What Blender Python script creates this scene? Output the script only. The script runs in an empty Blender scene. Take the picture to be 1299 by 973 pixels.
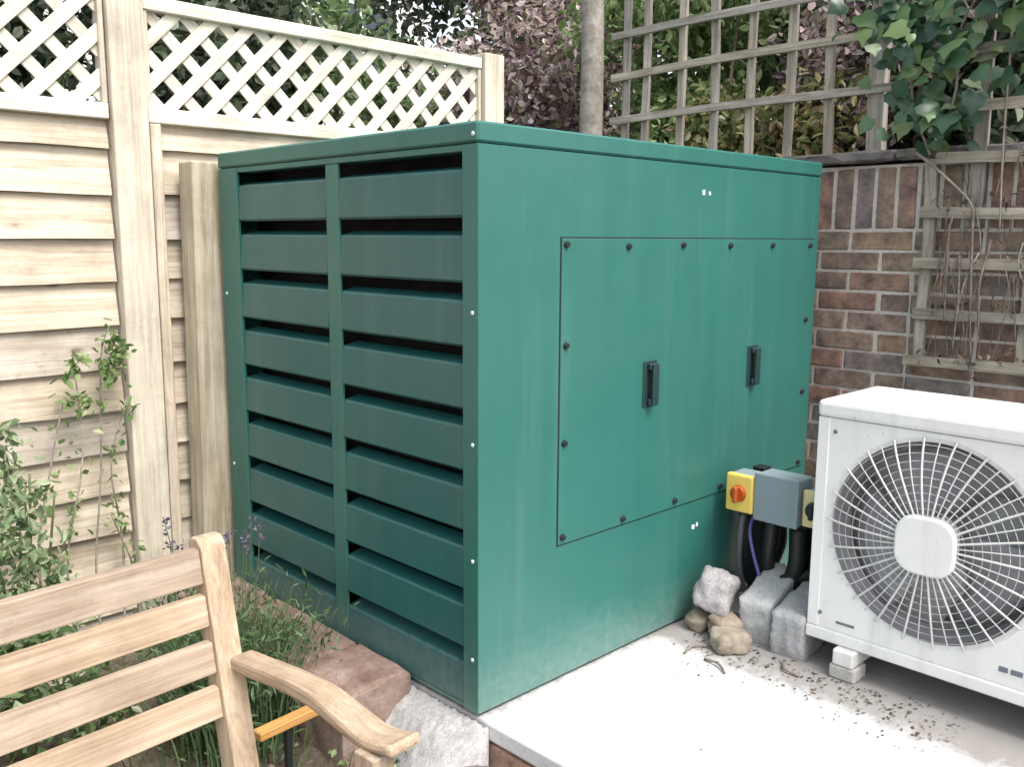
import bpy, bmesh, math, random
import numpy as np
from mathutils import Vector, Matrix

rnd = random.Random(7)
nrg = np.random.default_rng(11)
SC = bpy.context.scene
COL = SC.collection

# ------------------------------------------------------------------ camera
cam_d = bpy.data.cameras.new('camera')
cam = bpy.data.objects.new('camera', cam_d)
COL.objects.link(cam)
SC.camera = cam
cam_d.sensor_width = 36.0
cam_d.lens = 1165.23 / 1299.0 * 36.0
cam_d.clip_end = 500
cam_d.clip_start = 0.02
yaw, pitch, roll = 0.7973, 0.1580, 0.0058
F = Vector((math.cos(yaw) * math.cos(pitch), math.sin(yaw) * math.cos(pitch), -math.sin(pitch)))
R = F.cross(Vector((0, 0, 1))).normalized()
U = R.cross(F)
R2 = R * math.cos(roll) + U * math.sin(roll)
U2 = U * math.cos(roll) - R * math.sin(roll)
M = Matrix((R2, U2, -F)).transposed().to_4x4()
M.translation = Vector((-1.382, -1.527, 1.1486))
cam.matrix_world = M

# ------------------------------------------------------------------ world, sun, exposure
SUN_EL, SUN_AZ = math.radians(56), math.radians(-91)      # azimuth of the direction towards the sun, from +X
world = bpy.data.worlds.new('World')
SC.world = world
world.use_nodes = True
wn = world.node_tree.nodes
wl = world.node_tree.links
wn.clear()
wo = wn.new('ShaderNodeOutputWorld')
bg = wn.new('ShaderNodeBackground')
sky = wn.new('ShaderNodeTexSky')
sky.sky_type = 'NISHITA'
sky.sun_disc = False
sky.sun_elevation = SUN_EL
sky.sun_rotation = math.pi / 2 - SUN_AZ
sky.dust_density = 4.0
sky.air_density = 1.0
hs = wn.new('ShaderNodeHueSaturation')
hs.inputs['Saturation'].default_value = 0.35            # thin bright cloud
wl.new(sky.outputs[0], hs.inputs['Color'])
wl.new(hs.outputs[0], bg.inputs[0])
bg.inputs[1].default_value = 0.15
wl.new(bg.outputs[0], wo.inputs[0])

sun_d = bpy.data.lights.new('sun', 'SUN')
sun_d.energy = 1.2
sun_d.angle = math.radians(24)
sun_d.color = (1.0, 0.96, 0.9)
sun = bpy.data.objects.new('sun', sun_d)
COL.objects.link(sun)
sdir = Vector((math.cos(SUN_AZ) * math.cos(SUN_EL), math.sin(SUN_AZ) * math.cos(SUN_EL), math.sin(SUN_EL)))
sun.rotation_euler = sdir.to_track_quat('Z', 'Y').to_euler()
sun.location = sdir * 20

SC.view_settings.view_transform = 'Standard'
SC.view_settings.look = 'None'
SC.view_settings.exposure = 1.32
SC.cycles.max_bounces = 6
SC.cycles.diffuse_bounces = 3
SC.cycles.glossy_bounces = 3
SC.cycles.transmission_bounces = 3
SC.view_settings.gamma = 1.0


# ------------------------------------------------------------------ materials
def new_mat(name):
    m = bpy.data.materials.new(name)
    m.use_nodes = True
    nt = m.node_tree
    b = nt.nodes['Principled BSDF']
    return m, nt, b


def nd(nt, typ, **kw):
    n = nt.nodes.new(typ)
    for k, v in kw.items():
        setattr(n, k, v)
    return n


def noise(nt, vec, scale, detail=4, rough=0.55):
    n = nd(nt, 'ShaderNodeTexNoise')
    n.inputs['Scale'].default_value = scale
    n.inputs['Detail'].default_value = detail
    n.inputs['Roughness'].default_value = rough
    if vec is not None:
        nt.links.new(vec, n.inputs['Vector'])
    return n.outputs['Fac']


def ramp(nt, fac, stops):
    r = nd(nt, 'ShaderNodeValToRGB')
    el = r.color_ramp.elements
    while len(el) < len(stops):
        el.new(0.5)
    for e, (p, c) in zip(el, stops):
        e.position = p
        e.color = (c[0], c[1], c[2], 1) if len(c) == 3 else c
    nt.links.new(fac, r.inputs[0])
    return r.outputs[0]


def mixc(nt, fac, a, b, mode='MIX'):
    m = nd(nt, 'ShaderNodeMix', data_type='RGBA', blend_type=mode)
    for sock, v in ((0, fac), (6, a), (7, b)):
        if isinstance(v, (int, float)):
            m.inputs[sock].default_value = v
        elif isinstance(v, (tuple, list)):
            m.inputs[sock].default_value = (v[0], v[1], v[2], 1)
        else:
            nt.links.new(v, m.inputs[sock])
    return m.outputs[2]


def bump(nt, b, h, strength=0.4, dist=0.004):
    n = nd(nt, 'ShaderNodeBump')
    n.inputs['Strength'].default_value = strength
    n.inputs['Distance'].default_value = dist
    nt.links.new(h, n.inputs['Height'])
    nt.links.new(n.outputs[0], b.inputs['Normal'])


def obvec(nt, scale=(1, 1, 1), rand=True):
    tc = nd(nt, 'ShaderNodeTexCoord')
    mp = nd(nt, 'ShaderNodeMapping')
    mp.inputs['Scale'].default_value = scale
    nt.links.new(tc.outputs['Object'], mp.inputs['Vector'])
    if rand:
        oi = nd(nt, 'ShaderNodeObjectInfo')
        mul = nd(nt, 'ShaderNodeMath', operation='MULTIPLY')
        mul.inputs[1].default_value = 37.0
        nt.links.new(oi.outputs['Random'], mul.inputs[0])
        cx = nd(nt, 'ShaderNodeCombineXYZ')
        for i in range(3):
            nt.links.new(mul.outputs[0], cx.inputs[i])
        nt.links.new(cx.outputs[0], mp.inputs['Location'])
    return mp.outputs[0]


def wvec(nt, scale=(1, 1, 1)):
    g = nd(nt, 'ShaderNodeNewGeometry')
    mp = nd(nt, 'ShaderNodeMapping')
    mp.inputs['Scale'].default_value = scale
    nt.links.new(g.outputs['Position'], mp.inputs['Vector'])
    return mp.outputs[0]


def wood(name, c1, c2, c3, axis='X', rough=0.75, var=0.25, knots=True):
    m, nt, b = new_mat(name)
    s = {'X': (1.5, 26, 26), 'Y': (26, 1.5, 26), 'Z': (26, 26, 1.5)}[axis]
    v = obvec(nt, s)
    wn_ = nd(nt, 'ShaderNodeTexNoise')
    wn_.inputs['Scale'].default_value = 1.5
    wn_.inputs['Detail'].default_value = 9
    wn_.inputs['Roughness'].default_value = 0.72
    wn_.inputs['Distortion'].default_value = 0.6
    nt.links.new(v, wn_.inputs['Vector'])
    f = wn_.outputs['Fac']
    col = ramp(nt, f, [(0.30, c1), (0.48, c2), (0.64, c3)])
    # fine dark fibres
    s2 = {'X': (3, 150, 150), 'Y': (150, 3, 150), 'Z': (150, 150, 3)}[axis]
    ff = noise(nt, obvec(nt, s2), 1.0, 4, 0.7)
    col = mixc(nt, 0.5, col, ramp(nt, ff, [(0.32, (0.55, 0.5, 0.46)), (0.52, (1, 1, 1))]), 'MULTIPLY')
    v2 = obvec(nt, (1, 1, 1))
    f2 = noise(nt, v2, 5.5, 6, 0.65)
    col = mixc(nt, 0.6, col, ramp(nt, f2, [(0.34, (0.60, 0.58, 0.55)), (0.56, (1.0, 0.99, 0.97)), (0.75, (1.08, 1.08, 1.08))]), 'MULTIPLY')
    f5 = noise(nt, v2, 24, 5, 0.7)
    col = mixc(nt, 0.5, col, ramp(nt, f5, [(0.60, (1, 1, 1)), (0.74, (0.55, 0.52, 0.48))]), 'MULTIPLY')
    oi = nd(nt, 'ShaderNodeObjectInfo')
    rr = ramp(nt, oi.outputs['Random'], [(0, (1 - var, 1 - var, 1 - var * 0.9)), (0.5, (1, 0.97, 0.92)), (1, (1 - var * 0.35, 1 - var * 0.5, 1 - var * 0.7))])
    col = mixc(nt, 1.0, col, rr, 'MULTIPLY')
    if knots:
        sk = {'X': (4.2, 9, 9), 'Y': (9, 4.2, 9), 'Z': (9, 9, 4.2)}[axis]
        vo = nd(nt, 'ShaderNodeTexVoronoi')
        vo.inputs['Scale'].default_value = 0.8
        nt.links.new(obvec(nt, sk), vo.inputs['Vector'])
        k = ramp(nt, vo.outputs['Distance'], [(0.0, (1, 1, 1)), (0.05, (0.75, 0.75, 0.75)), (0.075, (0.25, 0.25, 0.25)), (0.13, (0, 0, 0))])
        col = mixc(nt, k, col, tuple(x * 0.35 for x in c1))
    nt.links.new(col, b.inputs['Base Color'])
    b.inputs['Roughness'].default_value = rough
    b.inputs['Specular IOR Level'].default_value = 0.3
    bump(nt, b, f, 0.5, 0.003)
    return m


M_fence = {a: wood('fence_softwood_' + a, (0.40, 0.34, 0.265), (0.56, 0.495, 0.41), (0.66, 0.615, 0.535), a) for a in 'XZ'}
M_lattice = wood('new_softwood', (0.60, 0.565, 0.475), (0.68, 0.65, 0.57), (0.73, 0.71, 0.64), 'X', var=0.1, knots=False)
M_newpost = wood('new_post_softwood', (0.47, 0.42, 0.34), (0.58, 0.535, 0.45), (0.66, 0.625, 0.545), 'Z', var=0.1)
M_oldpost = wood('weathered_post_softwood', (0.30, 0.26, 0.18), (0.43, 0.385, 0.29), (0.54, 0.50, 0.42), 'Z', var=0.1)
M_bench = {a: wood('bench_hardwood_' + a, (0.27, 0.20, 0.14), (0.41, 0.32, 0.235), (0.51, 0.425, 0.335), a, var=0.22, knots=False) for a in 'XYZ'}
M_trel = {a: wood('weathered_trellis_wood_' + a, (0.20, 0.18, 0.155), (0.40, 0.375, 0.335), (0.60, 0.57, 0.52), a, rough=0.9, var=0.3, knots=False) for a in 'YZ'}
M_orange = wood('orange_stained_wood', (0.33, 0.17, 0.05), (0.46, 0.25, 0.08), (0.54, 0.33, 0.13), 'X', knots=False)


def paint(name, col, rough, col2=None, dirt=0.15, spec=0.5, bumpy=0.02, dust=0.0):
    m, nt, b = new_mat(name)
    v = wvec(nt)
    f = noise(nt, v, 2.2, 5, 0.6)
    c2 = col2 or tuple(x * 0.86 for x in col)
    c = ramp(nt, f, [(0.3, c2), (0.7, col)])
    f3 = noise(nt, v, 38, 5, 0.7)
    spots = ramp(nt, f3, [(0.62, (1, 1, 1)), (0.78, (1 - dirt, 1 - dirt, 1 - dirt))])
    c = mixc(nt, 1.0, c, spots, 'MULTIPLY')
    sv = wvec(nt, (14, 14, 0.9))
    st = ramp(nt, noise(nt, sv, 1.0, 4), [(0.5, (1, 1, 1)), (0.75, (1 - dirt * 0.7, 1 - dirt * 0.7, 1 - dirt * 0.7))])
    c = mixc(nt, 0.8, c, st, 'MULTIPLY')
    if dust:
        # pale splash dirt thrown up from the slab, ragged, plus a thin film of dust in runs
        sz = nd(nt, 'ShaderNodeSeparateXYZ')
        nt.links.new(v, sz.inputs[0])
        mr = nd(nt, 'ShaderNodeMapRange')
        mr.inputs[1].default_value = 0.26
        mr.inputs[2].default_value = 0.0
        nt.links.new(sz.outputs[2], mr.inputs[0])
        ad = nd(nt, 'ShaderNodeMath', operation='MULTIPLY')
        nt.links.new(mr.outputs[0], ad.inputs[0])
        nt.links.new(noise(nt, v, 34, 8, 0.75), ad.inputs[1])
        c = mixc(nt, ramp(nt, ad.outputs[0], [(0.18, (0, 0, 0)), (0.55, (dust, dust, dust))]), c, (0.42, 0.43, 0.40))
        rn = noise(nt, wvec(nt, (9, 9, 0.55)), 1.3, 7, 0.7)
        c = mixc(nt, ramp(nt, rn, [(0.52, (0, 0, 0)), (0.74, (dust * 0.35,) * 3)]), c, (0.30, 0.36, 0.33))
    nt.links.new(c, b.inputs['Base Color'])
    rf = ramp(nt, noise(nt, v, 7, 4), [(0.3, (rough * 0.85,) * 3), (0.7, (min(1, rough * 1.25),) * 3)])
    nt.links.new(rf, b.inputs['Roughness'])
    b.inputs['Specular IOR Level'].default_value = spec
    bump(nt, b, noise(nt, v, 3.0, 2), bumpy * 4, 0.01)
    return m


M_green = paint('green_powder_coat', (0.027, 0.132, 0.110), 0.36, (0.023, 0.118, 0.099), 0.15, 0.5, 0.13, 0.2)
M_green_shaded = paint('green_louvre_shaded', (0.018, 0.100, 0.096), 0.34, (0.015, 0.088, 0.086), 0.22, 0.5, 0.08, 0.18)  # enclosure green, darker and bluer: the louvred side's shade put into its colour
M_black = paint('black_plastic', (0.012, 0.013, 0.014), 0.45, None, 0.2)
M_handle = paint('dark_green_handle', (0.010, 0.034, 0.034), 0.5, None, 0.2)
M_lining = paint('black_acoustic_lining', (0.008, 0.008, 0.009), 0.9, None, 0.2)
M_rivet = paint('bare_rivet', (0.6, 0.66, 0.66), 0.35)
M_ac = paint('white_casing_paint', (0.72, 0.72, 0.70), 0.42, (0.62, 0.62, 0.60), 0.4, 0.5, 0.03, 0.2)
M_acgrille = paint('grille_plastic', (0.66, 0.66, 0.63), 0.45, (0.5, 0.5, 0.48), 0.3)
M_fan = paint('fan_grey_plastic', (0.27, 0.27, 0.29), 0.5)
M_coil = paint('coil_aluminium', (0.62, 0.62, 0.61), 0.5)
M_grey = paint('grey_enclosure_plastic', (0.24, 0.30, 0.33), 0.45)
M_yellow = paint('yellow_plastic', (0.78, 0.58, 0.12), 0.4, (0.74, 0.55, 0.13))
M_paleyellow = paint('faded_yellow_plastic', (0.72, 0.64, 0.36), 0.45)
M_red = paint('red_knob_plastic', (0.42, 0.08, 0.01), 0.4)
M_galv = paint('galvanised_steel', (0.30, 0.31, 0.31), 0.4)
M_blue = paint('blue_grey_flex', (0.10, 0.10, 0.28), 0.4)
M_foil = paint('grey_pipe_flex', (0.14, 0.14, 0.15), 0.5)
M_label = paint('white_mark', (0.75, 0.8, 0.78), 0.5)
M_badge = paint('badge_grey', (0.12, 0.14, 0.17), 0.4)


def stone(name, ca, cb, cc, sc=9, bs=0.6, fine=60, rough=0.9, rand=True):
    m, nt, b = new_mat(name)
    v = obvec(nt, (1, 1, 1), rand)
    f = noise(nt, v, sc, 8, 0.65)
    c = ramp(nt, f, [(0.3, ca), (0.5, cb), (0.7, cc)])
    f2 = noise(nt, v, fine, 5, 0.7)
    c = mixc(nt, 0.6, c, ramp(nt, f2, [(0.3, (0.55, 0.53, 0.5)), (0.6, (1, 1, 1))]), 'MULTIPLY')
    if rand:
        oi = nd(nt, 'ShaderNodeObjectInfo')
        c = mixc(nt, 1.0, c, ramp(nt, oi.outputs['Random'], [(0, (0.72, 0.7, 0.72)), (0.5, (1, 1, 1)), (1, (0.92, 0.86, 0.8))]), 'MULTIPLY')
    nt.links.new(c, b.inputs['Base Color'])
    b.inputs['Roughness'].default_value = rough
    b.inputs['Specular IOR Level'].default_value = 0.2
    bump(nt, b, f2, bs, 0.004)
    return m


def brick_mat():
    m, nt, b = new_mat('old_clay_brick')
    v = obvec(nt)
    f = noise(nt, v, 16, 7, 0.7)
    oi = nd(nt, 'ShaderNodeObjectInfo')
    base = ramp(nt, oi.outputs['Random'], [(0.0, (0.31, 0.19, 0.15)), (0.2, (0.28, 0.205, 0.165)), (0.42, (0.25, 0.20, 0.16)),
                                           (0.6, (0.33, 0.245, 0.19)), (0.78, (0.21, 0.19, 0.19)), (0.92, (0.36, 0.22, 0.165)), (1.0, (0.27, 0.235, 0.165))])
    c = mixc(nt, 1.0, base, ramp(nt, f, [(0.3, (0.42, 0.42, 0.46)), (0.5, (1, 1, 1)), (0.68, (1.65, 1.55, 1.45))]), 'MULTIPLY')
    f2 = noise(nt, v, 7, 5, 0.6)
    c = mixc(nt, ramp(nt, f2, [(0.55, (0, 0, 0)), (0.75, (0.6, 0.6, 0.6))]), c, (0.07, 0.055, 0.055))
    nt.links.new(c, b.inputs['Base Color'])
    b.inputs['Roughness'].default_value = 0.92
    b.inputs['Specular IOR Level'].default_value = 0.2
    bump(nt, b, noise(nt, v, 70, 6, 0.7), 0.8, 0.004)
    return m


M_brick = brick_mat()
M_mortar = stone('lime_mortar', (0.60, 0.54, 0.49), (0.70, 0.65, 0.60), (0.75, 0.71, 0.66), 9, 0.7, 80, rand=False)
M_coping = stone('grey_coping_stone', (0.12, 0.11, 0.105), (0.22, 0.205, 0.2), (0.33, 0.31, 0.3), 14)
M_sand = stone('reddish_paving_block', (0.20, 0.125, 0.095), (0.31, 0.225, 0.18), (0.42, 0.335, 0.285), 11, 0.9)
M_stone = stone('pale_rubble', (0.46, 0.44, 0.43), (0.55, 0.53, 0.525), (0.61, 0.595, 0.59), 30, 1.0, 120)
M_block = stone('grey_concrete_block', (0.44, 0.45, 0.455), (0.52, 0.53, 0.535), (0.57, 0.58, 0.585), 34, 1.0, 130)
M_haunch = stone('stained_concrete', (0.36, 0.35, 0.345), (0.47, 0.465, 0.455), (0.55, 0.545, 0.535), 30, 1.0, 110)
M_earthy = stone('earthy_rubble', (0.22, 0.18, 0.14), (0.34, 0.29, 0.23), (0.45, 0.40, 0.33), 12, 0.9)
M_render = stone('pale_house_render', (0.62, 0.60, 0.62), (0.70, 0.68, 0.70), (0.75, 0.74, 0.76), 1.5, 0.2, 30, rand=False)
M_roof = stone('dark_roof_tile', (0.06, 0.05, 0.05), (0.09, 0.075, 0.07), (0.13, 0.10, 0.09), 6, 0.3, 30)


def slab_mat():
    m, nt, b = new_mat('slab_concrete')
    v = wvec(nt)
    f = noise(nt, v, 4, 8, 0.6)
    c = ramp(nt, f, [(0.25, (0.46, 0.465, 0.475)), (0.5, (0.625, 0.63, 0.64)), (0.72, (0.70, 0.71, 0.72))])
    f2 = noise(nt, v, 55, 6, 0.7)
    c = mixc(nt, 0.5, c, ramp(nt, f2, [(0.3, (0.6, 0.58, 0.56)), (0.55, (1, 1, 1))]), 'MULTIPLY')
    # ragged soil stain around the rubble and outdoor unit, doubling as the unit's painted shadow
    sx = nd(nt, 'ShaderNodeSeparateXYZ')
    nt.links.new(v, sx.inputs[0])
    lin = nd(nt, 'ShaderNodeMapRange')
    lin.inputs[1].default_value = 0.60
    lin.inputs[2].default_value = 0.84
    nt.links.new(sx.outputs[0], lin.inputs[0])
    f3 = noise(nt, v, 14, 9, 0.75)
    add = nd(nt, 'ShaderNodeMath', operation='ADD')
    nt.links.new(lin.outputs[0], add.inputs[0])
    nt.links.new(f3, add.inputs[1])
    st = ramp(nt, add.outputs[0], [(0.66, (0, 0, 0)), (1.1, (0.85, 0.85, 0.85))])
    c = mixc(nt, st, c, (0.20, 0.18, 0.165))
    ly_ = nd(nt, 'ShaderNodeMapRange')  # joint dirt along the enclosure base, darkened to paint in its contact shadow
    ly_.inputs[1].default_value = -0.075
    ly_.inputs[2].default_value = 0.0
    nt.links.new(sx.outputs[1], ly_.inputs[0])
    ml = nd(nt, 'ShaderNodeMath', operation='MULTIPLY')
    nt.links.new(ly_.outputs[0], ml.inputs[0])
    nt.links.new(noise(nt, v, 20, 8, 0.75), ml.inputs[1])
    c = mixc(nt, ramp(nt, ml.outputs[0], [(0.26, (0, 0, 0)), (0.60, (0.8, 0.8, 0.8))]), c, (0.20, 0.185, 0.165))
    f6 = noise(nt, v, 1.7, 5, 0.65)
    c = mixc(nt, ramp(nt, f6, [(0.50, (0, 0, 0)), (0.72, (0.45, 0.45, 0.45))]), c, (0.42, 0.42, 0.41))
    f4 = noise(nt, v, 26, 3, 0.6)
    c = mixc(nt, ramp(nt, f4, [(0.70, (0, 0, 0)), (0.76, (0.55, 0.55, 0.55))]), c, (0.2, 0.18, 0.165))
    nt.links.new(c, b.inputs['Base Color'])
    b.inputs['Roughness'].default_value = 0.9
    b.inputs['Specular IOR Level'].default_value = 0.25
    bump(nt, b, f2, 0.5, 0.003)
    return m


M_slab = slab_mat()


def soil_mat():
    m, nt, b = new_mat('garden_soil')
    v = wvec(nt)
    f = noise(nt, v, 14, 9, 0.7)
    c = ramp(nt, f, [(0.3, (0.05, 0.038, 0.028)), (0.5, (0.13, 0.105, 0.08)), (0.66, (0.24, 0.205, 0.165)), (0.8, (0.36, 0.32, 0.27))])
    g = noise(nt, v, 3, 4)
    c = mixc(nt, ramp(nt, g, [(0.5, (0, 0, 0)), (0.7, (0.6, 0.6, 0.6))]), c, (0.09, 0.12, 0.045))
    nt.links.new(c, b.inputs['Base Color'])
    b.inputs['Roughness'].default_value = 0.95
    b.inputs['Specular IOR Level'].default_value = 0.15
    bump(nt, b, f, 1.0, 0.03)
    return m


M_soil = soil_mat()


def leaf_mat(name, stops, rough=0.5, trans=0.38, island=True, spec=0.4):
    m, nt, b = new_mat(name)
    if island:
        g = nd(nt, 'ShaderNodeNewGeometry')
        r = g.outputs['Random Per Island']
    else:
        oi = nd(nt, 'ShaderNodeObjectInfo')
        r = oi.outputs['Random']
    c = ramp(nt, r, stops)
    v = wvec(nt)
    c = mixc(nt, 0.5, c, ramp(nt, noise(nt, v, 30, 3), [(0.3, (0.7, 0.7, 0.7)), (0.7, (1.15, 1.15, 1.1))]), 'MULTIPLY')
    nt.links.new(c, b.inputs['Base Color'])
    b.inputs['Roughness'].default_value = rough
    b.inputs['Specular IOR Level'].default_value = spec
    tr = nd(nt, 'ShaderNodeBsdfTranslucent')
    nt.links.new(c, tr.inputs['Color'])
    mx = nd(nt, 'ShaderNodeMixShader')
    mx.inputs[0].default_value = trans
    nt.links.new(b.outputs[0], mx.inputs[1])
    nt.links.new(tr.outputs[0], mx.inputs[2])
    nt.links.new(mx.outputs[0], nt.nodes['Material Output'].inputs['Surface'])
    return m


L_green = leaf_mat('mid_green_leaves', [(0, (0.05, 0.09, 0.035)), (0.4, (0.10, 0.165, 0.06)), (0.8, (0.18, 0.25, 0.11)), (1, (0.36, 0.40, 0.27))])
L_bright = leaf_mat('fresh_green_leaves', [(0, (0.09, 0.16, 0.05)), (0.5, (0.19, 0.28, 0.10)), (1, (0.40, 0.46, 0.25))])
L_dark = leaf_mat('dark_green_leaves', [(0, (0.02, 0.035, 0.02)), (0.5, (0.05, 0.075, 0.04)), (0.85, (0.11, 0.135, 0.085)), (1, (0.28, 0.30, 0.23))])
L_pink = leaf_mat('plum_and_pink_leaves', [(0, (0.10, 0.065, 0.085)), (0.22, (0.19, 0.12, 0.13)), (0.42, (0.19, 0.22, 0.11)), (0.6, (0.40, 0.29, 0.27)), (0.8, (0.58, 0.46, 0.45)), (1, (0.68, 0.64, 0.65))])
L_autumn = leaf_mat('yellowing_leaves', [(0, (0.10, 0.13, 0.05)), (0.4, (0.20, 0.24, 0.09)), (0.7, (0.30, 0.28, 0.13)), (0.88, (0.33, 0.22, 0.13)), (1, (0.48, 0.46, 0.32))])
L_ivy = leaf_mat('ivy_leaf', [(0, (0.03, 0.075, 0.045)), (0.4, (0.055, 0.12, 0.06)), (0.7, (0.10, 0.18, 0.075)), (0.9, (0.19, 0.27, 0.10)), (1, (0.42, 0.50, 0.38))], 0.32, 0.3, False, 0.5)
L_glauc = leaf_mat('blue_green_leaves', [(0, (0.09, 0.15, 0.07)), (0.5, (0.21, 0.30, 0.15)), (1, (0.40, 0.46, 0.29))])
L_lav = leaf_mat('lavender_stems', [(0, (0.05, 0.10, 0.04)), (0.5, (0.11, 0.18, 0.08)), (1, (0.22, 0.30, 0.16))])
L_flower = leaf_mat('lavender_flowers', [(0, (0.10, 0.08, 0.14)), (1, (0.23, 0.20, 0.29))])
L_litter = leaf_mat('dry_leaf_litter', [(0, (0.05, 0.035, 0.025)), (0.5, (0.13, 0.095, 0.07)), (1, (0.26, 0.21, 0.17))], 0.9, 0.05)
L_grass = leaf_mat('grass_blades', [(0, (0.035, 0.075, 0.02)), (0.5, (0.08, 0.14, 0.035)), (1, (0.17, 0.23, 0.08))])
M_bark = stone('bark', (0.12, 0.095, 0.075), (0.23, 0.19, 0.16), (0.34, 0.3, 0.26), 22, 1.0, 60)
M_greybark = stone('grey_bark', (0.20, 0.18, 0.155), (0.34, 0.32, 0.29), (0.46, 0.44, 0.41), 18, 1.0, 60)
M_vine = stone('dry_vine', (0.22, 0.19, 0.15), (0.34, 0.30, 0.25), (0.46, 0.42, 0.36), 22, 0.5, 60)
M_greenstem = paint('green_stem', (0.10, 0.14, 0.05), 0.7)
M_glass, _nt, _b = new_mat('window_glass')
_b.inputs['Base Color'].default_value = (0.03, 0.035, 0.05, 1)
_b.inputs['Roughness'].default_value = 0.08


# ------------------------------------------------------------------ object helpers
def obj(name, me, mat=None, parent=None, loc=(0, 0, 0), rot=(0, 0, 0), scale=None):
    o = bpy.data.objects.new(name, me)
    COL.objects.link(o)
    if mat is not None and me is not None and len(me.materials) == 0:
        me.materials.append(mat)
    o.location = loc
    o.rotation_euler = rot
    if scale:
        o.scale = scale
    if parent:
        o.parent = parent
    return o


def tag(o, label=None, cat=None, group=None, kind=None):
    if label:
        o['label'] = label
    if cat:
        o['category'] = cat
    if group:
        o['group'] = group
    if kind:
        o['kind'] = kind
    return o


def empty(name, loc=(0, 0, 0), rz=0, label=None, cat=None, group=None):
    o = bpy.data.objects.new(name, None)
    COL.objects.link(o)
    o.location = loc
    o.rotation_euler = (0, 0, rz)
    o.empty_display_size = 0.1
    return tag(o, label, cat, group)


def to_mesh(bm, name, smooth=False):
    me = bpy.data.meshes.new(name)
    bm.normal_update()
    bm.to_mesh(me)
    bm.free()
    if smooth:
        me.polygons.foreach_set('use_smooth', [True] * len(me.polygons))
    return me


def bm_box(bm, lo, hi, bev=0.0, seg=1):
    c = [(a + b) / 2 for a, b in zip(lo, hi)]
    s = [max(1e-5, b - a) for a, b in zip(lo, hi)]
    r = bmesh.ops.create_cube(bm, size=1.0, matrix=Matrix.Translation(c) @ Matrix.Diagonal((s[0], s[1], s[2], 1)))
    if bev > 0:
        es = list({e for v in r['verts'] for e in v.link_edges})
        bmesh.ops.bevel(bm, geom=es, offset=min(bev, min(s) * 0.45), segments=seg, affect='EDGES', profile=0.5)


def box(name, lo, hi, mat, parent=None, bev=0.002, seg=1, wobble=0.0):
    """box as an object whose origin is the box centre"""
    c = Vector([(a + b) / 2 for a, b in zip(lo, hi)])
    bm = bmesh.new()
    bm_box(bm, Vector(lo) - c, Vector(hi) - c, bev, seg)
    if wobble:
        for v in bm.verts:
            v.co += Vector((rnd.uniform(-1, 1), rnd.uniform(-1, 1), rnd.uniform(-1, 1))) * wobble
    return obj(name, to_mesh(bm, name), mat, parent, c)


def tube_mesh(name, pts, rad, n=8, cap=True):
    pts = [Vector(p) for p in pts]
    if not hasattr(rad, '__len__'):
        rad = [rad] * len(pts)
    vs, fs = [], []
    prev = None
    for i, p in enumerate(pts):
        t = (pts[min(i + 1, len(pts) - 1)] - pts[max(i - 1, 0)]).normalized()
        a = prev if prev is not None else (Vector((0, 0, 1)) if abs(t.z) < 0.9 else Vector((1, 0, 0)))
        x = (a - t * a.dot(t)).normalized()
        y = t.cross(x)
        prev = x
        for k in range(n):
            an = 2 * math.pi * k / n
            vs.append(p + (x * math.cos(an) + y * math.sin(an)) * rad[i])
    for i in range(len(pts) - 1):
        for k in range(n):
            k2 = (k + 1) % n
            fs.append((i * n + k, i * n + k2, (i + 1) * n + k2, (i + 1) * n + k))
    if cap:
        fs.append(tuple(range(n - 1, -1, -1)))
        fs.append(tuple(range((len(pts) - 1) * n, len(pts) * n)))
    me = bpy.data.meshes.new(name)
    me.from_pydata([tuple(v) for v in vs], [], fs)
    me.polygons.foreach_set('use_smooth', [True] * len(me.polygons))
    return me


def smooth_path(pts, sub=6):
    """Catmull-Rom through the points"""
    P = [Vector(p) for p in pts]
    P = [P[0] * 2 - P[1]] + P + [P[-1] * 2 - P[-2]]
    out = []
    for i in range(1, len(P) - 2):
        for k in range(sub):
            t = k / sub
            a, b, c, d = P[i - 1], P[i], P[i + 1], P[i + 2]
            out.append(0.5 * ((2 * b) + (c - a) * t + (2 * a - 5 * b + 4 * c - d) * t * t + (3 * b - a - 3 * c + d) * t ** 3))
    out.append(P[-2])
    return out


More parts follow.
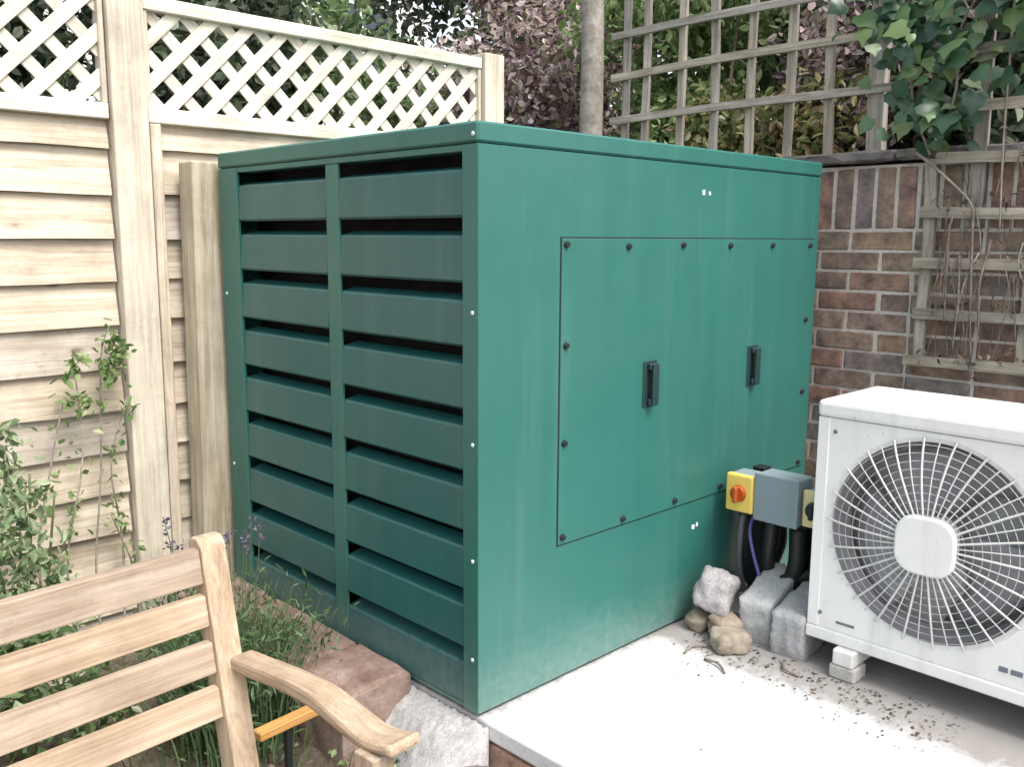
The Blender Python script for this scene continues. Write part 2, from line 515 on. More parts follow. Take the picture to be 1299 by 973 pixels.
def leaves_mesh(name, pos, size, up=0.35, aspect=0.55, droop=0.25, jit=0.35, normals=None):
    """one folded six-vertex leaf per position (numpy)"""
    pos = np.asarray(pos, float)
    n = len(pos)
    size = size * (1 + jit * nrg.uniform(-1, 1, n))
    d = nrg.normal(size=(n, 3))
    d[:, 2] -= droop
    d /= np.linalg.norm(d, axis=1)[:, None]
    w = nrg.normal(size=(n, 3)) if normals is None else np.asarray(normals) + nrg.normal(size=(n, 3)) * 0.6
    w[:, 2] += up * 2
    s = np.cross(d, w)
    s /= np.linalg.norm(s, axis=1)[:, None] + 1e-9
    nn = np.cross(s, d)
    L = size[:, None]
    Wd = L * aspect
    v = np.empty((n, 6, 3))
    v[:, 0] = pos
    v[:, 1] = pos + d * L * 0.38 + s * Wd * 0.5 + nn * L * 0.08
    v[:, 2] = pos + d * L * 0.38 - s * Wd * 0.5 + nn * L * 0.08
    v[:, 3] = pos + d * L * 0.72 + s * Wd * 0.36 + nn * L * 0.05
    v[:, 4] = pos + d * L * 0.72 - s * Wd * 0.36 + nn * L * 0.05
    v[:, 5] = pos + d * L * 1.0 - nn * L * 0.08
    base = (np.arange(n) * 6)[:, None]
    f1 = base + np.array([0, 1, 3, 5])
    f2 = base + np.array([0, 5, 4, 2])
    faces = np.concatenate([f1, f2]).tolist()
    me = bpy.data.meshes.new(name)
    me.from_pydata(v.reshape(-1, 3).tolist(), [], faces)
    return me


def clump_points(centres, radii, n, hollow=0.55):
    """points in a set of ellipsoid clumps, denser towards their skins"""
    out = []
    tot = sum(r[0] * r[1] * r[2] for r in radii) ** 1.0
    for c, r in zip(centres, radii):
        k = max(8, int(n * (r[0] * r[1] * r[2]) / tot))
        d = nrg.normal(size=(k, 3))
        d /= np.linalg.norm(d, axis=1)[:, None]
        rr = hollow + (1 - hollow) * nrg.uniform(0, 1, k) ** 0.7
        rr *= 1 + 0.18 * nrg.normal(size=k)
        out.append(np.array(c) + d * rr[:, None] * np.array(r))
    return np.concatenate(out)


# ================================================================== SETTING
def gz(x, y):
    """height of the soil"""
    z = -0.35 + 0.13 * max(0.0, min(1.0, (y - 0.25) / 0.5))
    t = max(0.0, min(1.0, (x + 0.50) / 0.34))
    t = t * t * (3 - 2 * t)
    return z + t * (-0.135 - z) * max(0.0, min(1.0, (y + 1.3) / 0.7))


def ground():
    n = 70
    xs = np.concatenate([np.linspace(-80, -4, 8), np.linspace(-3.5, 4, n), np.linspace(5, 80, 8)])
    ys = np.concatenate([np.linspace(-80, -4, 8), np.linspace(-3.5, 5, n), np.linspace(6, 80, 8)])
    vs, fs = [], []
    for y in ys:
        for x in xs:
            z = -0.35
            if -3.5 < x < 1.8 and -3 < y < 1.5:
                z += 0.018 * math.sin(x * 9 + y * 4) * math.sin(y * 11 - x * 3) + rnd.uniform(-0.008, 0.008)
                z += (gz(x, y) + 0.35) if x < 0.1 else 0
            if x >= 0.1 and -2.8 < y < 1.4 and x < 1.75:
                z = -0.40
            vs.append((x, y, z))
    nx = len(xs)
    for j in range(len(ys) - 1):
        for i in range(nx - 1):
            a = j * nx + i
            fs.append((a, a + 1, a + nx + 1, a + nx))
    me = bpy.data.meshes.new('ground')
    me.from_pydata(vs, [], fs)
    me.polygons.foreach_set('use_smooth', [True] * len(fs))
    tag(obj('ground', me, M_soil), 'bare garden soil with weeds below the bench and slab', None, None, 'structure')


ground()

# ---- concrete slab with a brick edge below it
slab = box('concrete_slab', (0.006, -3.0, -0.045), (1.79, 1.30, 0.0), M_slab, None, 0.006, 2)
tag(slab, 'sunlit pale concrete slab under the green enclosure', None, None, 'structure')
edge = box('slab_edge_core', (0.022, -2.99, -0.42), (0.12, 1.28, -0.0465), M_mortar, None, 0.0)
edge.parent = slab
edge.matrix_parent_inverse = Matrix.Translation(-Vector(slab.location))
edge.name = 'mortar_core'
BR = []
for k in range(5):
    bm = bmesh.new()
    bm_box(bm, (-0.05, -0.1075, -0.0325), (0.05, 0.1075, 0.0325), 0.005, 1)
    for v in bm.verts:
        v.co += Vector((rnd.uniform(-1, 1), rnd.uniform(-1, 1), rnd.uniform(-1, 1))) * 0.0022
    me = to_mesh(bm, 'brick')
    me.materials.append(M_brick)
    BR.append(me)
for row in range(4):
    y = -0.02 - (0.1125 if row % 2 else 0)
    while y > -1.6:
        b = obj('brick', rnd.choice(BR), None, slab)
        b.location = Vector((0.060 + rnd.uniform(-0.002, 0.002), y - 0.1075, -0.0475 - 0.0425 - row * 0.075)) - slab.location
        y -= 0.225

HSTONES = []
# loose pale concrete haunch left of the enclosure's near corner
bm = bmesh.new()
bmesh.ops.create_grid(bm, x_segments=22, y_segments=34, size=0.5, matrix=Matrix.Diagonal((0.17, 0.30, 1, 1)))
for v in bm.verts:
    u = (v.co.x + 0.085) / 0.17
    v.co.z = -0.010 - 0.12 * (1 - u) ** 2.0 + rnd.uniform(-0.004, 0.004) - 0.03 * max(0, -v.co.y - 0.12) * 4
    v.co.x += 0.03 * math.sin(v.co.y * 17) * (1 - u)
r = bmesh.ops.extrude_face_region(bm, geom=bm.faces[:])
for v in [g for g in r['geom'] if isinstance(g, bmesh.types.BMVert)]:
    v.co.z = -0.36
bmesh.ops.recalc_face_normals(bm, faces=bm.faces[:])
hn = obj('concrete_haunch', to_mesh(bm, 'haunch', True), M_haunch, None, (-0.08, 0.115, 0))
tag(hn, 'rough whitish concrete haunch below the green enclosure near corner', 'concrete')

for i, (x, y, z, sx, lb) in enumerate(((-0.075, -0.075, -0.125, 0.12, 'purple grey stone below the concrete haunch'), (-0.21, -0.03, -0.14, 0.09, 'small pale stone in the soil left of the haunch'), (-0.045, -0.20, -0.135, 0.08, 'brown stone against the brick slab edge'))):
    HSTONES.append((x, y, z, sx, lb))
# paving blocks beside the louvred side
pb = empty('raised_bed_edge', (-0.11, 0.6, -0.35), 0, 'low edge of weathered reddish blocks along the louvred side', 'garden edge')
ends = [0.235, 0.475, 0.725, 0.96, 1.17]
for i in range(4):
    y0, y1 = ends[i] + 0.006, ends[i + 1] - 0.006
    bm = bmesh.new()
    bm_box(bm, (-0.105, -(y1 - y0) / 2, -0.20), (0.105, (y1 - y0) / 2, 0.20), 0.014, 2)
    bmesh.ops.subdivide_edges(bm, edges=[e for e in bm.edges if e.calc_length() > 0.1], cuts=3, use_grid_fill=True)
    for v in bm.verts:
        v.co += Vector((rnd.uniform(-1, 1), rnd.uniform(-1, 1), rnd.uniform(-1, 1))) * 0.0035
    b = obj('paving_block', to_mesh(bm, 'paving_block'), M_sand, pb)
    b.location = (-0.005, (y0 + y1) / 2 - 0.6, 0.35 - 0.20 + 0.045 + rnd.uniform(-0.004, 0.004))
    b.rotation_euler = (rnd.uniform(-.01, .01), rnd.uniform(-.02, .02), rnd.uniform(-.01, .01))
box('mortar_joint', (-0.09, -0.355, -0.03), (0.085, 0.56, 0.375), M_mortar, pb, 0.0)

# ================================================================== GREEN ENCLOSURE
W, D, H = 1.548, 1.195, 1.40
en = empty('acoustic_enclosure', (0, 0, 0), 0, 'large dark green steel acoustic enclosure with a louvred side', 'enclosure')
Z0, DZ = 1.3367, 0.1467
YR, YL = 0.052, 1.083
MULL = (0.545, 0.604)


def gp(name, lo, hi, mat=None, bev=0.0015, parent=en):
    return box(name, lo, hi, mat or M_green, parent, bev)


gp('base_frame', (0.012, 0.010, 0.0005), (W - 0.012, D - 0.012, 0.012), M_lining)
# louvred side: frame members
gp('corner_post', (0.0, 0.0, 0.010), (0.010, YR, 1.352))
gp('corner_post', (0.0, YL, 0.010), (0.010, D, 1.352))
gp('mullion', (0.002, MULL[0], 0.022), (0.010, MULL[1], 1.336))
gp('header_rail', (0.0015, YR + 0.0005, Z0), (0.055, YL - 0.0005, 1.352))
gp('bottom_rail', (0.0025, YR + 0.0005, 0.010), (0.055, YL - 0.0005, 0.020))


def blade_mesh(y0, y1, last):
    ly = y1 - y0
    bot = -DZ + 0.002
    prof = [(0.050, -0.027), (0.008, -0.038), (0.005, -0.044), (0.001, bot + 0.006), (0.007, bot), (0.020, bot + 0.001)]
    th = 0.003
    vs, fs = [], []
    inner = [(x + 0.0025, z - 0.0025) for x, z in prof]
    inner[-1] = (prof[-1][0], prof[-1][1] + 0.003)
    inner[-2] = (prof[-2][0] + 0.001, prof[-2][1] + 0.003)
    inner[-3] = (prof[-3][0] + 0.003, prof[-3][1] + 0.002)
    loop = prof + inner[::-1]
    n = len(loop)
    for y in (-ly / 2, ly / 2):
        for x, z in loop:
            vs.append((x, y, z))
    for i in range(n):
        j = (i + 1) % n
        fs.append((i, j, n + j, n + i))
    fs.append(tuple(range(n - 1, -1, -1)))
    fs.append(tuple(range(n, 2 * n)))
    me = bpy.data.meshes.new('louvre_blade')
    me.from_pydata(vs, [], fs)
    bm = bmesh.new()
    bm.from_mesh(me)
    bmesh.ops.recalc_face_normals(bm, faces=bm.faces[:])
    bm.to_mesh(me)
    bm.free()
    me.materials.append(M_green_shaded)
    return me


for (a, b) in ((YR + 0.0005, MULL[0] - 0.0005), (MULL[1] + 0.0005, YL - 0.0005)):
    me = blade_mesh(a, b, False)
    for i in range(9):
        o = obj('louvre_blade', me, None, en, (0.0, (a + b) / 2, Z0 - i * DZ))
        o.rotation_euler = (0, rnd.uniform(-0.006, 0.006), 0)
gp('inner_lining', (0.11, 0.02, 0.02), (0.125, D - 0.02, 1.345), M_lining, 0)
# plain faces
gp('front_panel', (0.0105, 0.0, 0.010), (W - 0.04, 0.03, 1.352), None, 0.001)
gp('corner_post', (W - 0.0395, 0.0, 0.010), (W, 0.06, 1.352))
gp('rear_panel', (0.0105, D - 0.03, 0.010), (W - 0.0005, D - 0.001, 1.352))
gp('end_panel', (W - 0.03, 0.0605, 0.010), (W - 0.0005, D - 0.0305, 1.352))
lid = gp('lid', (-0.002, -0.0025, 1.3545), (W + 0.002, D + 0.002, 1.40), None, 0.005)
box('lid_gasket', (0.006 - W / 2, 0.006 - D / 2, 1.352 - 1.37725), (W / 2 - 0.006, D / 2 - 0.006, 1.3546 - 1.37725), M_lining, lid, 0)
gp('corner_trim', (0.0005, -0.0016, 0.012), (0.046, -0.0003, 1.351), None, 0.0005)
# access door in the right-hand face
door = gp('access_door', (0.273, -0.0035, 0.372), (1.522, 0.002, 1.147), None, 0.001)
seal = box('door_seam', (0.2695 - 0.8975, -0.0008 + 0.00075, 0.3685 - 0.7595), (1.5255 - 0.8975, 0.0012 + 0.00075, 1.1505 - 0.7595), M_lining, door, 0)


def screw_mesh(r, h, n=12):
    bm = bmesh.new()
    bmesh.ops.create_cone(bm, cap_ends=True, segments=n, radius1=r, radius2=r * 0.72, depth=h, matrix=Matrix.Rotation(math.pi / 2, 4, 'X'))
    return to_mesh(bm, 'screw')


SCREW = screw_mesh(0.0095, 0.008)
SCREW.materials.append(M_black)
dl = Vector(door.location)
pts = [(0.290 + i * 0.2392, 1.1294) for i in range(6)] + [(0.290, 1.1294 - i * 0.2462) for i in (1, 2, 3)]
pts += [(0.290 + i * 0.2392, 0.3908) for i in range(1, 6)] + [(1.486, 1.1294 - i * 0.2462) for i in (1, 2)]
for x, z in pts:
    obj('screw', SCREW, None, door, Vector((x + rnd.uniform(-.003, .003), -0.0075, z + rnd.uniform(-.003, .003))) - dl)
for hx, hz in ((0.634, 0.752), (1.160, 0.754)):
    h = empty('handle', Vector((hx, -0.0036, hz)) - dl)
    h.parent = door
    bm = bmesh.new()
    bm_box(bm, (-0.030, -0.003, -0.066), (0.030, 0.0, 0.066), 0.0015)
    ho = to_mesh(bm, 'handle_plate')
    # one mesh: plate, two feet and the grip bar
    bm = bmesh.new()
    bm_box(bm, (-0.030, -0.0030, -0.064), (0.030, 0.0, 0.064), 0.001)
    bm_box(bm, (-0.015, -0.017, 0.040), (0.015, -0.0031, 0.058), 0.003)
    bm_box(bm, (-0.015, -0.017, -0.058), (0.015, -0.0031, -0.040), 0.003)
    bm_box(bm, (-0.013, -0.025, -0.058), (0.013, -0.0171, 0.058), 0.003, 2)
    bpy.data.meshes.remove(ho)
    COL.objects.unlink(h)
    bpy.data.objects.remove(h)
    ho = obj('handle', to_mesh(bm, 'handle'), None, door, Vector((hx, -0.0036, hz)) - dl)
    ho.data.materials.append(M_handle)
    ho.data.polygons.foreach_set('material_index', [0] * len(ho.data.polygons))
RIV = bmesh.new()
bmesh.ops.create_uvsphere(RIV, u_segments=10, v_segments=6, radius=0.0055, matrix=Matrix.Diagonal((0.5, 1, 1, 1)))
RIV = to_mesh(RIV, 'rivet', True)
RIV.materials.append(M_rivet)
for y, z in ((0.012, 1.372), (0.016, 0.979), (0.016, 0.674), (0.016, 0.393), (0.017, 0.146), (1.172, 0.969), (1.172, 0.42)):
    obj('rivet', RIV, None, en, (-0.0015 if z < 1.36 else -0.003, y, z))
for x, z, w in ((0.866, 1.278, 0.011), (0.896, 1.276, 0.010), (0.875, 0.288, 0.012), (0.896, 0.292, 0.010)):
    if z > 1.15 or z < 0.37:
        bm = bmesh.new()
        bm_box(bm, (-w / 2, -0.0006, -0.005), (w / 2, 0, 0.005), 0.0)
        for v in bm.verts:
            v.co.x += rnd.uniform(-.003, .003)
            v.co.z += rnd.uniform(-.003, .003)
        obj('paint_chip', to_mesh(bm, 'paint_chip'), M_label, en, (x, -0.0002, z), (0, rnd.uniform(-.4, .4), 0))

# ================================================================== TIMBER FENCE
FY = 1.36


def board_mesh(lx, hz, seed):
    rr = random.Random(seed)
    n = 16
    vs, fs = [], []
    ph = rr.uniform(0, 6)
    for i in range(n + 1):
        x = -lx / 2 + lx * i / n
        dz = 0.002 * math.sin(ph + i * 0.9) + rr.uniform(-0.001, 0.001)
        dy = 0.002 * math.sin(ph * 2 + i * 0.6)
        # bottom leans out, top tucks under the next board
        vs += [(x, -0.017 + dy, dz), (x, 0.006 + dy, hz), (x, 0.012 + dy, hz), (x, -0.004 + dy, dz)]
    for i in range(n):
        a = i * 4
        for k in range(4):
            fs.append((a + k, a + (k + 1) % 4, a + 4 + (k + 1) % 4, a + 4 + k))
    fs.append((0, 3, 2, 1))
    fs.append((n * 4, n * 4 + 1, n * 4 + 2, n * 4 + 3))
    me = bpy.data.meshes.new('board')
    me.from_pydata(vs, [], fs)
    bm = bmesh.new()
    bm.from_mesh(me)
    bmesh.ops.recalc_face_normals(bm, faces=bm.faces[:])
    bm.to_mesh(me)
    bm.free()
    me.materials.append(M_fence['X'])
    return me


def lattice(parent, x0, x1, z0, z1, yf, off):
    px, pz = parent.location.x, parent.location.z
    pitch, wd = 0.127, 0.038
    hh = z1 - z0
    cache = {}
    for s, y in ((1, yf), (-1, yf + 0.0085)):
        k = -20
        while True:
            xb = x0 + off + k * pitch            # where the slat's centre line crosses z0
            k += 1
            a, b = (xb, xb + s * hh)
            lo, hi = min(a, b), max(a, b)
            if lo > x1 and hi > x1:
                break
            # clip the 45 degree centre line to the panel
            t0, t1 = 0.0, hh
            if s > 0:
                t0 = max(t0, x0 - xb); t1 = min(t1, x1 - xb)
            else:
                t0 = max(t0, xb - x1); t1 = min(t1, xb - x0)
            if t1 - t0 < 0.03:
                if k > 60:
                    break
                continue
            Ln = round((t1 - t0) * math.sqrt(2) + 0.02, 3)
            if Ln not in cache:
                bm = bmesh.new()
                bm_box(bm, (-Ln / 2, 0, -wd / 2), (Ln / 2, 0.008, wd / 2), 0.001)
                cache[Ln] = to_mesh(bm, 'lattice_slat')
                cache[Ln].materials.append(M_lattice)
            tm = (t0 + t1) / 2
            o = obj('lattice_slat', cache[Ln], None, parent)
            o.location = (xb + s * tm - px, y - parent.location.y, z0 + tm - pz)
            o.rotation_euler = (0, -s * math.pi / 4, 0)


def fence_panel(x0, x1, label, zlines, toprail, seed, off):
    p = empty('garden_fence', ((x0 + x1) / 2, FY, -0.35), 0, label, 'fence', 'timber fence panels')
    px = p.location.x
    for i, z in enumerate(zlines):
        ztop = zlines[i - 1] if i else 1.495
        o = obj('board', board_mesh(x1 - x0 - 0.008, ztop - z + 0.022, seed + i), None, p,
                (0, 0.0, z + 0.35), (rnd.uniform(-.006, .006), rnd.uniform(-.004, .004), 0))
    zb = 1.490
    for (a, b, nm) in ((zb, zb + 0.046, 'bottom_rail'), (toprail, toprail + 0.042, 'top_rail')):
        box(nm, (x0 + 0.002 - px, -0.030, a + 0.35), (x1 - 0.002 - px, 0.022, b + 0.35), M_lattice, p, 0.003)
    for xa, xb_ in ((x0 + 0.001, x0 + 0.016), (x1 - 0.016, x1 - 0.001)):
        box('lattice_stile', (xa - px, -0.024, zb + 0.0465 + 0.35), (xb_ - px, 0.020, toprail - 0.0005 + 0.35), M_newpost, p, 0.002)
    lattice(p, x0 + 0.012, x1 - 0.012, zb + 0.035, toprail + 0.01, FY - 0.012, off)
    return p


ll = [1.406, 1.272, 1.138, 1.005, 0.873, 0.737, 0.607, 0.476, 0.342, 0.214, 0.085, -0.045, -0.17, -0.28]
rl = [1.412, 1.274, 1.139, 1.011, 0.885, 0.745, 0.609, 0.476, 0.349, 0.223, 0.095, -0.035, -0.165, -0.28]
fpL = fence_panel(-1.95, -0.269, 'pale lap-board fence panel with lattice top left of the tall fence post', ll, 1.90, 100, 0.043)
fpR = fence_panel(-0.154, 1.231, 'lap-board fence panel with lattice top behind the green enclosure', rl, 1.822, 200, 0.052)
# vertical batten that closes the right panel against the post
bt = box('batten', (-0.142, -0.028, -0.1), (-0.108, 0.03, 1.735), M_fence['Z'], None, 0.003)
bt.parent = fpR
bt.location = Vector((-0.1355, FY - 0.010, 0.5695)) - fpR.location


def post(name, lo, hi, label, mat, rot=(0, 0, 0), cap=False):
    c = Vector(((lo[0] + hi[0]) / 2, (lo[1] + hi[1]) / 2, lo[2]))
    bm = bmesh.new()
    bm_box(bm, Vector(lo) - c, Vector(hi) - c, 0.005, 2)
    o = obj(name, to_mesh(bm, name), mat, None, c, rot)
    return tag(o, label, 'fence post', 'fence posts')


post('fence_post', (-0.266, 1.315, -0.40), (-0.157, 1.415, 2.25), 'tall square fence post between the two lattice topped panels', M_newpost)
post('fence_post', (1.234, 1.315, -0.40), (1.340, 1.415, 1.885), 'end fence post where the lattice stops behind the enclosure', M_newpost)
post('short_post', (-0.094, 1.225, -0.40), (0.013, 1.318, 1.375), 'shorter square post standing against the fence beside the enclosure', M_oldpost, (0, 0.012, 0))

# ================================================================== BRICK WALL, TRELLIS
wallX = 1.80
bw = empty('brick_wall', (wallX, 0, -0.35), 0, 'old brown brick garden wall with pale joints behind the enclosure', 'wall')
box('mortar_core', (0.0035, -2.0, 0.0), (0.22, 1.42, 1.753), M_mortar, bw, 0.0)
WB = []
for k in range(6):
    bm = bmesh.new()
    bm_box(bm, (0, -0.1075, -0.0315), (0.06, 0.1075, 0.0315), 0.004, 1)
    for v in bm.verts:
        v.co += Vector((rnd.uniform(-1, 1), rnd.uniform(-1, 1), rnd.uniform(-1, 1))) * 0.0020
    me = to_mesh(bm, 'brick')
    me.materials.append(M_brick)
    WB.append(me)
HB = []
for k in range(3):
    bm = bmesh.new()
    bm_box(bm, (0, -0.050, -0.0315), (0.06, 0.050, 0.0315), 0.004, 1)
    for v in bm.verts:
        v.co += Vector((rnd.uniform(-1, 1), rnd.uniform(-1, 1), rnd.uniform(-1, 1))) * 0.0020
    me = to_mesh(bm, 'brick')
    me.materials.append(M_brick)
    HB.append(me)
SB = []
for k in range(4):
    bm = bmesh.new()
    bm_box(bm, (0, -0.0315, -0.104), (0.06, 0.0315, 0.104), 0.004, 1)
    for v in bm.verts:
        v.co += Vector((rnd.uniform(-1, 1), rnd.uniform(-1, 1), rnd.uniform(-1, 1))) * 0.0020
    me = to_mesh(bm, 'brick')
    me.materials.append(M_brick)
    SB.append(me)
# soldier course
for i in range(30):
    y = 0.30 - 0.0375 - i * 0.0745
    obj('brick', rnd.choice(SB), None, bw, (rnd.uniform(-.002, .002), y, 1.289 + 0.35 + rnd.uniform(-.002, .002)))
for row in range(14):
    z = 1.179 - 0.0355 - row * 0.0712
    y = 0.34 + (0 if row % 2 else 0.1125)
    while y > -1.55:
        if rnd.random() < 0.14:
            obj('brick', rnd.choice(HB), None, bw, (rnd.uniform(-.002, .002), y - 0.056, z + 0.35))
            y -= 0.1125
        else:
            obj('brick', rnd.choice(WB), None, bw, (rnd.uniform(-.003, .0015), y - 0.1075, z + 0.35))
            y -= 0.225
# coping stones
y = 0.75
while y > -1.9:
    ly = rnd.uniform(0.42, 0.5)
    bm = bmesh.new()
    bm_box(bm, (-0.045, -ly / 2 + 0.004, 0), (0.26, ly / 2 - 0.004, 0.036), 0.006, 1)
    bmesh.ops.subdivide_edges(bm, edges=[e for e in bm.edges if e.calc_length() > 0.1], cuts=4, use_grid_fill=True)
    for v in bm.verts:
        v.co += Vector((rnd.uniform(-1, 1), rnd.uniform(-1, 1), rnd.uniform(-1, 1))) * 0.004
    obj('coping_stone', to_mesh(bm, 'coping_stone'), M_coping, bw, (0, y - ly / 2, 1.413 + 0.35), (rnd.uniform(-.01, .01), rnd.uniform(-.02, .02), 0))
    y -= ly


def lath(name, p0, p1, wd, th, mat, parent, flat):
    """a sawn lath from p0 to p1 (world); flat = axis along which it is thin; slight bow"""
    p0, p1 = Vector(p0), Vector(p1)
    c = (p0 + p1) / 2
    d = p1 - p0
    L = d.length
    n = 8
    vs, fs = [], []
    ph = rnd.uniform(0, 6)
    ax = d.normalized()
    fl = Vector(flat)
    sd = ax.cross(fl).normalized()
    for i in range(n + 1):
        t = -0.5 + i / n
        cc = ax * L * t + sd * (0.004 * math.sin(ph + i * 0.7)) + fl * 0.003 * math.sin(ph * 3 + i)
        w = wd * (0.5 + rnd.uniform(-.03, .03))
        for a, b in ((-1, -1), (1, -1), (1, 1), (-1, 1)):
            vs.append(tuple(cc + sd * a * w + fl * b * th / 2))
    for i in range(n):
        a = i * 4
        for k in range(4):
            fs.append((a + k, a + (k + 1) % 4, a + 4 + (k + 1) % 4, a + 4 + k))
    fs.append((0, 3, 2, 1))
    fs.append((n * 4, n * 4 + 1, n * 4 + 2, n * 4 + 3))
    me = bpy.data.meshes.new(name)
    me.from_pydata(vs, [], fs)
    bm = bmesh.new()
    bm.from_mesh(me)
    bmesh.ops.recalc_face_normals(bm, faces=bm.faces[:])
    bm.to_mesh(me)
    bm.free()
    return obj(name, me, mat, parent, c - Vector(parent.location))


tr1 = empty('trellis', (1.86, 0.5, 1.46), 0, 'weathered square trellis on the wall top behind the enclosure', 'trellis', 'weathered wall trellises')
for yv in (1.10, 0.995, 0.811, 0.646, 0.48, 0.314, 0.153):
    lath('upright', (1.868, yv, 1.452), (1.868 + rnd.uniform(-.01, .01), yv + rnd.uniform(-.008, .008), 2.42), 0.031, 0.018, M_trel['Z'], tr1, (1, 0, 0))
lath('upright', (1.872, -0.030, 1.452), (1.872, -0.026, 2.42), 0.058, 0.040, M_trel['Z'], tr1, (1, 0, 0))
for zr in (1.664, 1.848, 2.016, 2.20):
    lath('rail', (1.847, 1.165, zr - 0.006), (1.847, -0.10, zr + 0.008), 0.029, 0.020, M_trel['Y'], tr1, (1, 0, 0))

tr2 = empty('trellis', (1.745, -0.5, 0.72), 0, 'weathered trellis in front of the bricks above the outdoor unit', 'trellis', 'weathered wall trellises')
lath('upright', (1.757, -0.285, 0.725), (1.757, -0.278, 1.41), 0.036, 0.018, M_trel['Z'], tr2, (1, 0, 0))
lath('upright', (1.757, -0.418, 1.19), (1.757, -0.424, 2.3), 0.042, 0.018, M_trel['Z'], tr2, (1, 0, 0))
for yv in (-0.60, -0.76, -0.92):
    lath('upright', (1.757, yv, 0.725), (1.757, yv, 2.3), 0.03, 0.016, M_trel['Z'], tr2, (1, 0, 0))
for zr, y0 in ((0.745, -0.24), (0.905, -0.26), (1.067, -0.25), (1.232, -0.26), (1.402, -0.30), (1.565, -0.36), (1.735, -0.33), (1.90, -0.33)):
    lath('rail', (1.737, y0, zr + 0.004), (1.737, -1.25, zr - 0.004), 0.034, 0.018, M_trel['Y'], tr2, (1, 0, 0))

# round weathered post behind the enclosure
pts = smooth_path([(1.95, 1.36, -0.4), (1.95, 1.37, 0.8), (1.955, 1.375, 1.6), (1.96, 1.38, 2.1), (1.95, 1.40, 3.0)], 8)
rp = obj('round_post', tube_mesh('round_post', [p - Vector((1.95, 1.36, -0.4)) for p in pts], [0.058 - 0.008 * i / len(pts) for i in range(len(pts))], 14), M_greybark, None, (1.95, 1.36, -0.4))
tag(rp, 'rough grey round timber post rising behind the green enclosure', 'post')

# ================================================================== OUTDOOR CONDENSER UNIT
AX, AY0, AY1, AZ0, AZ1 = 0.85, -0.398, -1.20, 0.082, 0.735
AD = 0.33
ac = empty('condenser_unit', (AX, -0.8, 0), 0, 'white outdoor air conditioning unit with a round fan grille', 'air conditioner')
ax, ay, az = AX, -0.8, 0.0


def ap(name, lo, hi, mat=None, bev=0.004, parent=ac, seg=2):
    lo2 = [min(a, b) for a, b in zip(lo, hi)]
    hi2 = [max(a, b) for a, b in zip(lo, hi)]
    return box(name, (lo2[0] - ax, lo2[1] - ay, lo2[2]), (hi2[0] - ax, hi2[1] - ay, hi2[2]), mat or M_ac, parent, bev, seg)


FC = Vector((AX, -0.700, 0.415))
FR = 0.252


def front_panel_mesh():
    """flat panel with a round opening; straight edges outside, circle inside, thick"""
    y0, y1, z0, z1 = AY1 + 0.002, AY0 - 0.002, 0.118, 0.690
    n = 96
    vs, fs = [], []
    for ring in range(4):
        for k in range(n):
            a = 2 * math.pi * k / n
            cy, cz = math.cos(a), math.sin(a)
            # outer point on rectangle
            ty = ((y1 if cy > 0 else y0) - FC.y) / cy if abs(cy) > 1e-6 else 1e9
            tz = ((z1 if cz > 0 else z0) - FC.z) / cz if abs(cz) > 1e-6 else 1e9
            t = min(ty, tz)
            if ring == 0:
                r, x = t, 0.0
            elif ring == 1:
                r, x = min(FR + 0.012, t), 0.0
            elif ring == 2:
                r, x = FR, 0.004
            else:
                r, x = FR - 0.008, 0.06
            vs.append((x, FC.y + cy * r - ay, FC.z + cz * r))
    # rectangle corners: snap the nearest outer vertices
    for (yy, zz) in ((y0, z0), (y0, z1), (y1, z0), (y1, z1)):
        a = math.atan2(zz - FC.z, yy - FC.y) % (2 * math.pi)
        k = int(round(a / (2 * math.pi) * n)) % n
        vs[k] = (0.0, yy - ay, zz)
    for ring in range(2):
        for k in range(n):
            k2 = (k + 1) % n
            fs.append((ring * n + k, ring * n + k2, (ring + 1) * n + k2, (ring + 1) * n + k))
    me = bpy.data.meshes.new('front_panel')
    me.from_pydata(vs, [], fs)
    bm = bmesh.new()
    bm.from_mesh(me)
    bmesh.ops.recalc_face_normals(bm, faces=bm.faces[:])
    bm.to_mesh(me)
    bm.free()
    return me


fp = obj('front_panel', front_panel_mesh(), M_ac, ac)
bvs, bfs = [], []
for (r, x) in ((FR - 0.0005, 0.0045), (FR - 0.004, 0.03), (FR - 0.010, 0.09)):
    for k in range(64):
        a = 2 * math.pi * k / 64
        bvs.append((x, FC.y - ay + r * math.cos(a), FC.z + r * math.sin(a)))
for q in range(2):
    for k in range(64):
        bfs.append((q * 64 + k, q * 64 + (k + 1) % 64, q * 64 + 64 + (k + 1) % 64, q * 64 + 64 + k))
me = bpy.data.meshes.new('bell_mouth')
me.from_pydata(bvs, [], bfs)
obj('bell_mouth', me, M_fan, ac)
ap('side_panel', (AX + 0.003, AY0 - 0.012, 0.118), (AX + AD, AY0, 0.690))
ap('side_panel', (AX + 0.003, AY1, 0.118), (AX + AD, AY1 + 0.012, 0.690))
ap('corner_trim', (AX - 0.003, AY0 - 0.030, 0.118), (AX + 0.0028, AY0 + 0.001, 0.690), None, 0.002)
ap('top_cover', (AX - 0.006, AY0 + 0.005, 0.690), (AX + AD + 0.005, AY1 - 0.005, AZ1), None, 0.012, ac, 3)
ap('base_pan', (AX - 0.005, AY0 + 0.004, AZ0), (AX + AD, AY1 - 0.004, 0.117), None, 0.005)
ap('coil', (AX + AD - 0.03, AY0 - 0.013, 0.119), (AX + AD - 0.01, AY1 + 0.013, 0.689), M_coil, 0)
ap('shroud', (AX + 0.17, AY0 - 0.013, 0.119), (AX + 0.175, AY1 + 0.013, 0.689), M_coil, 0)
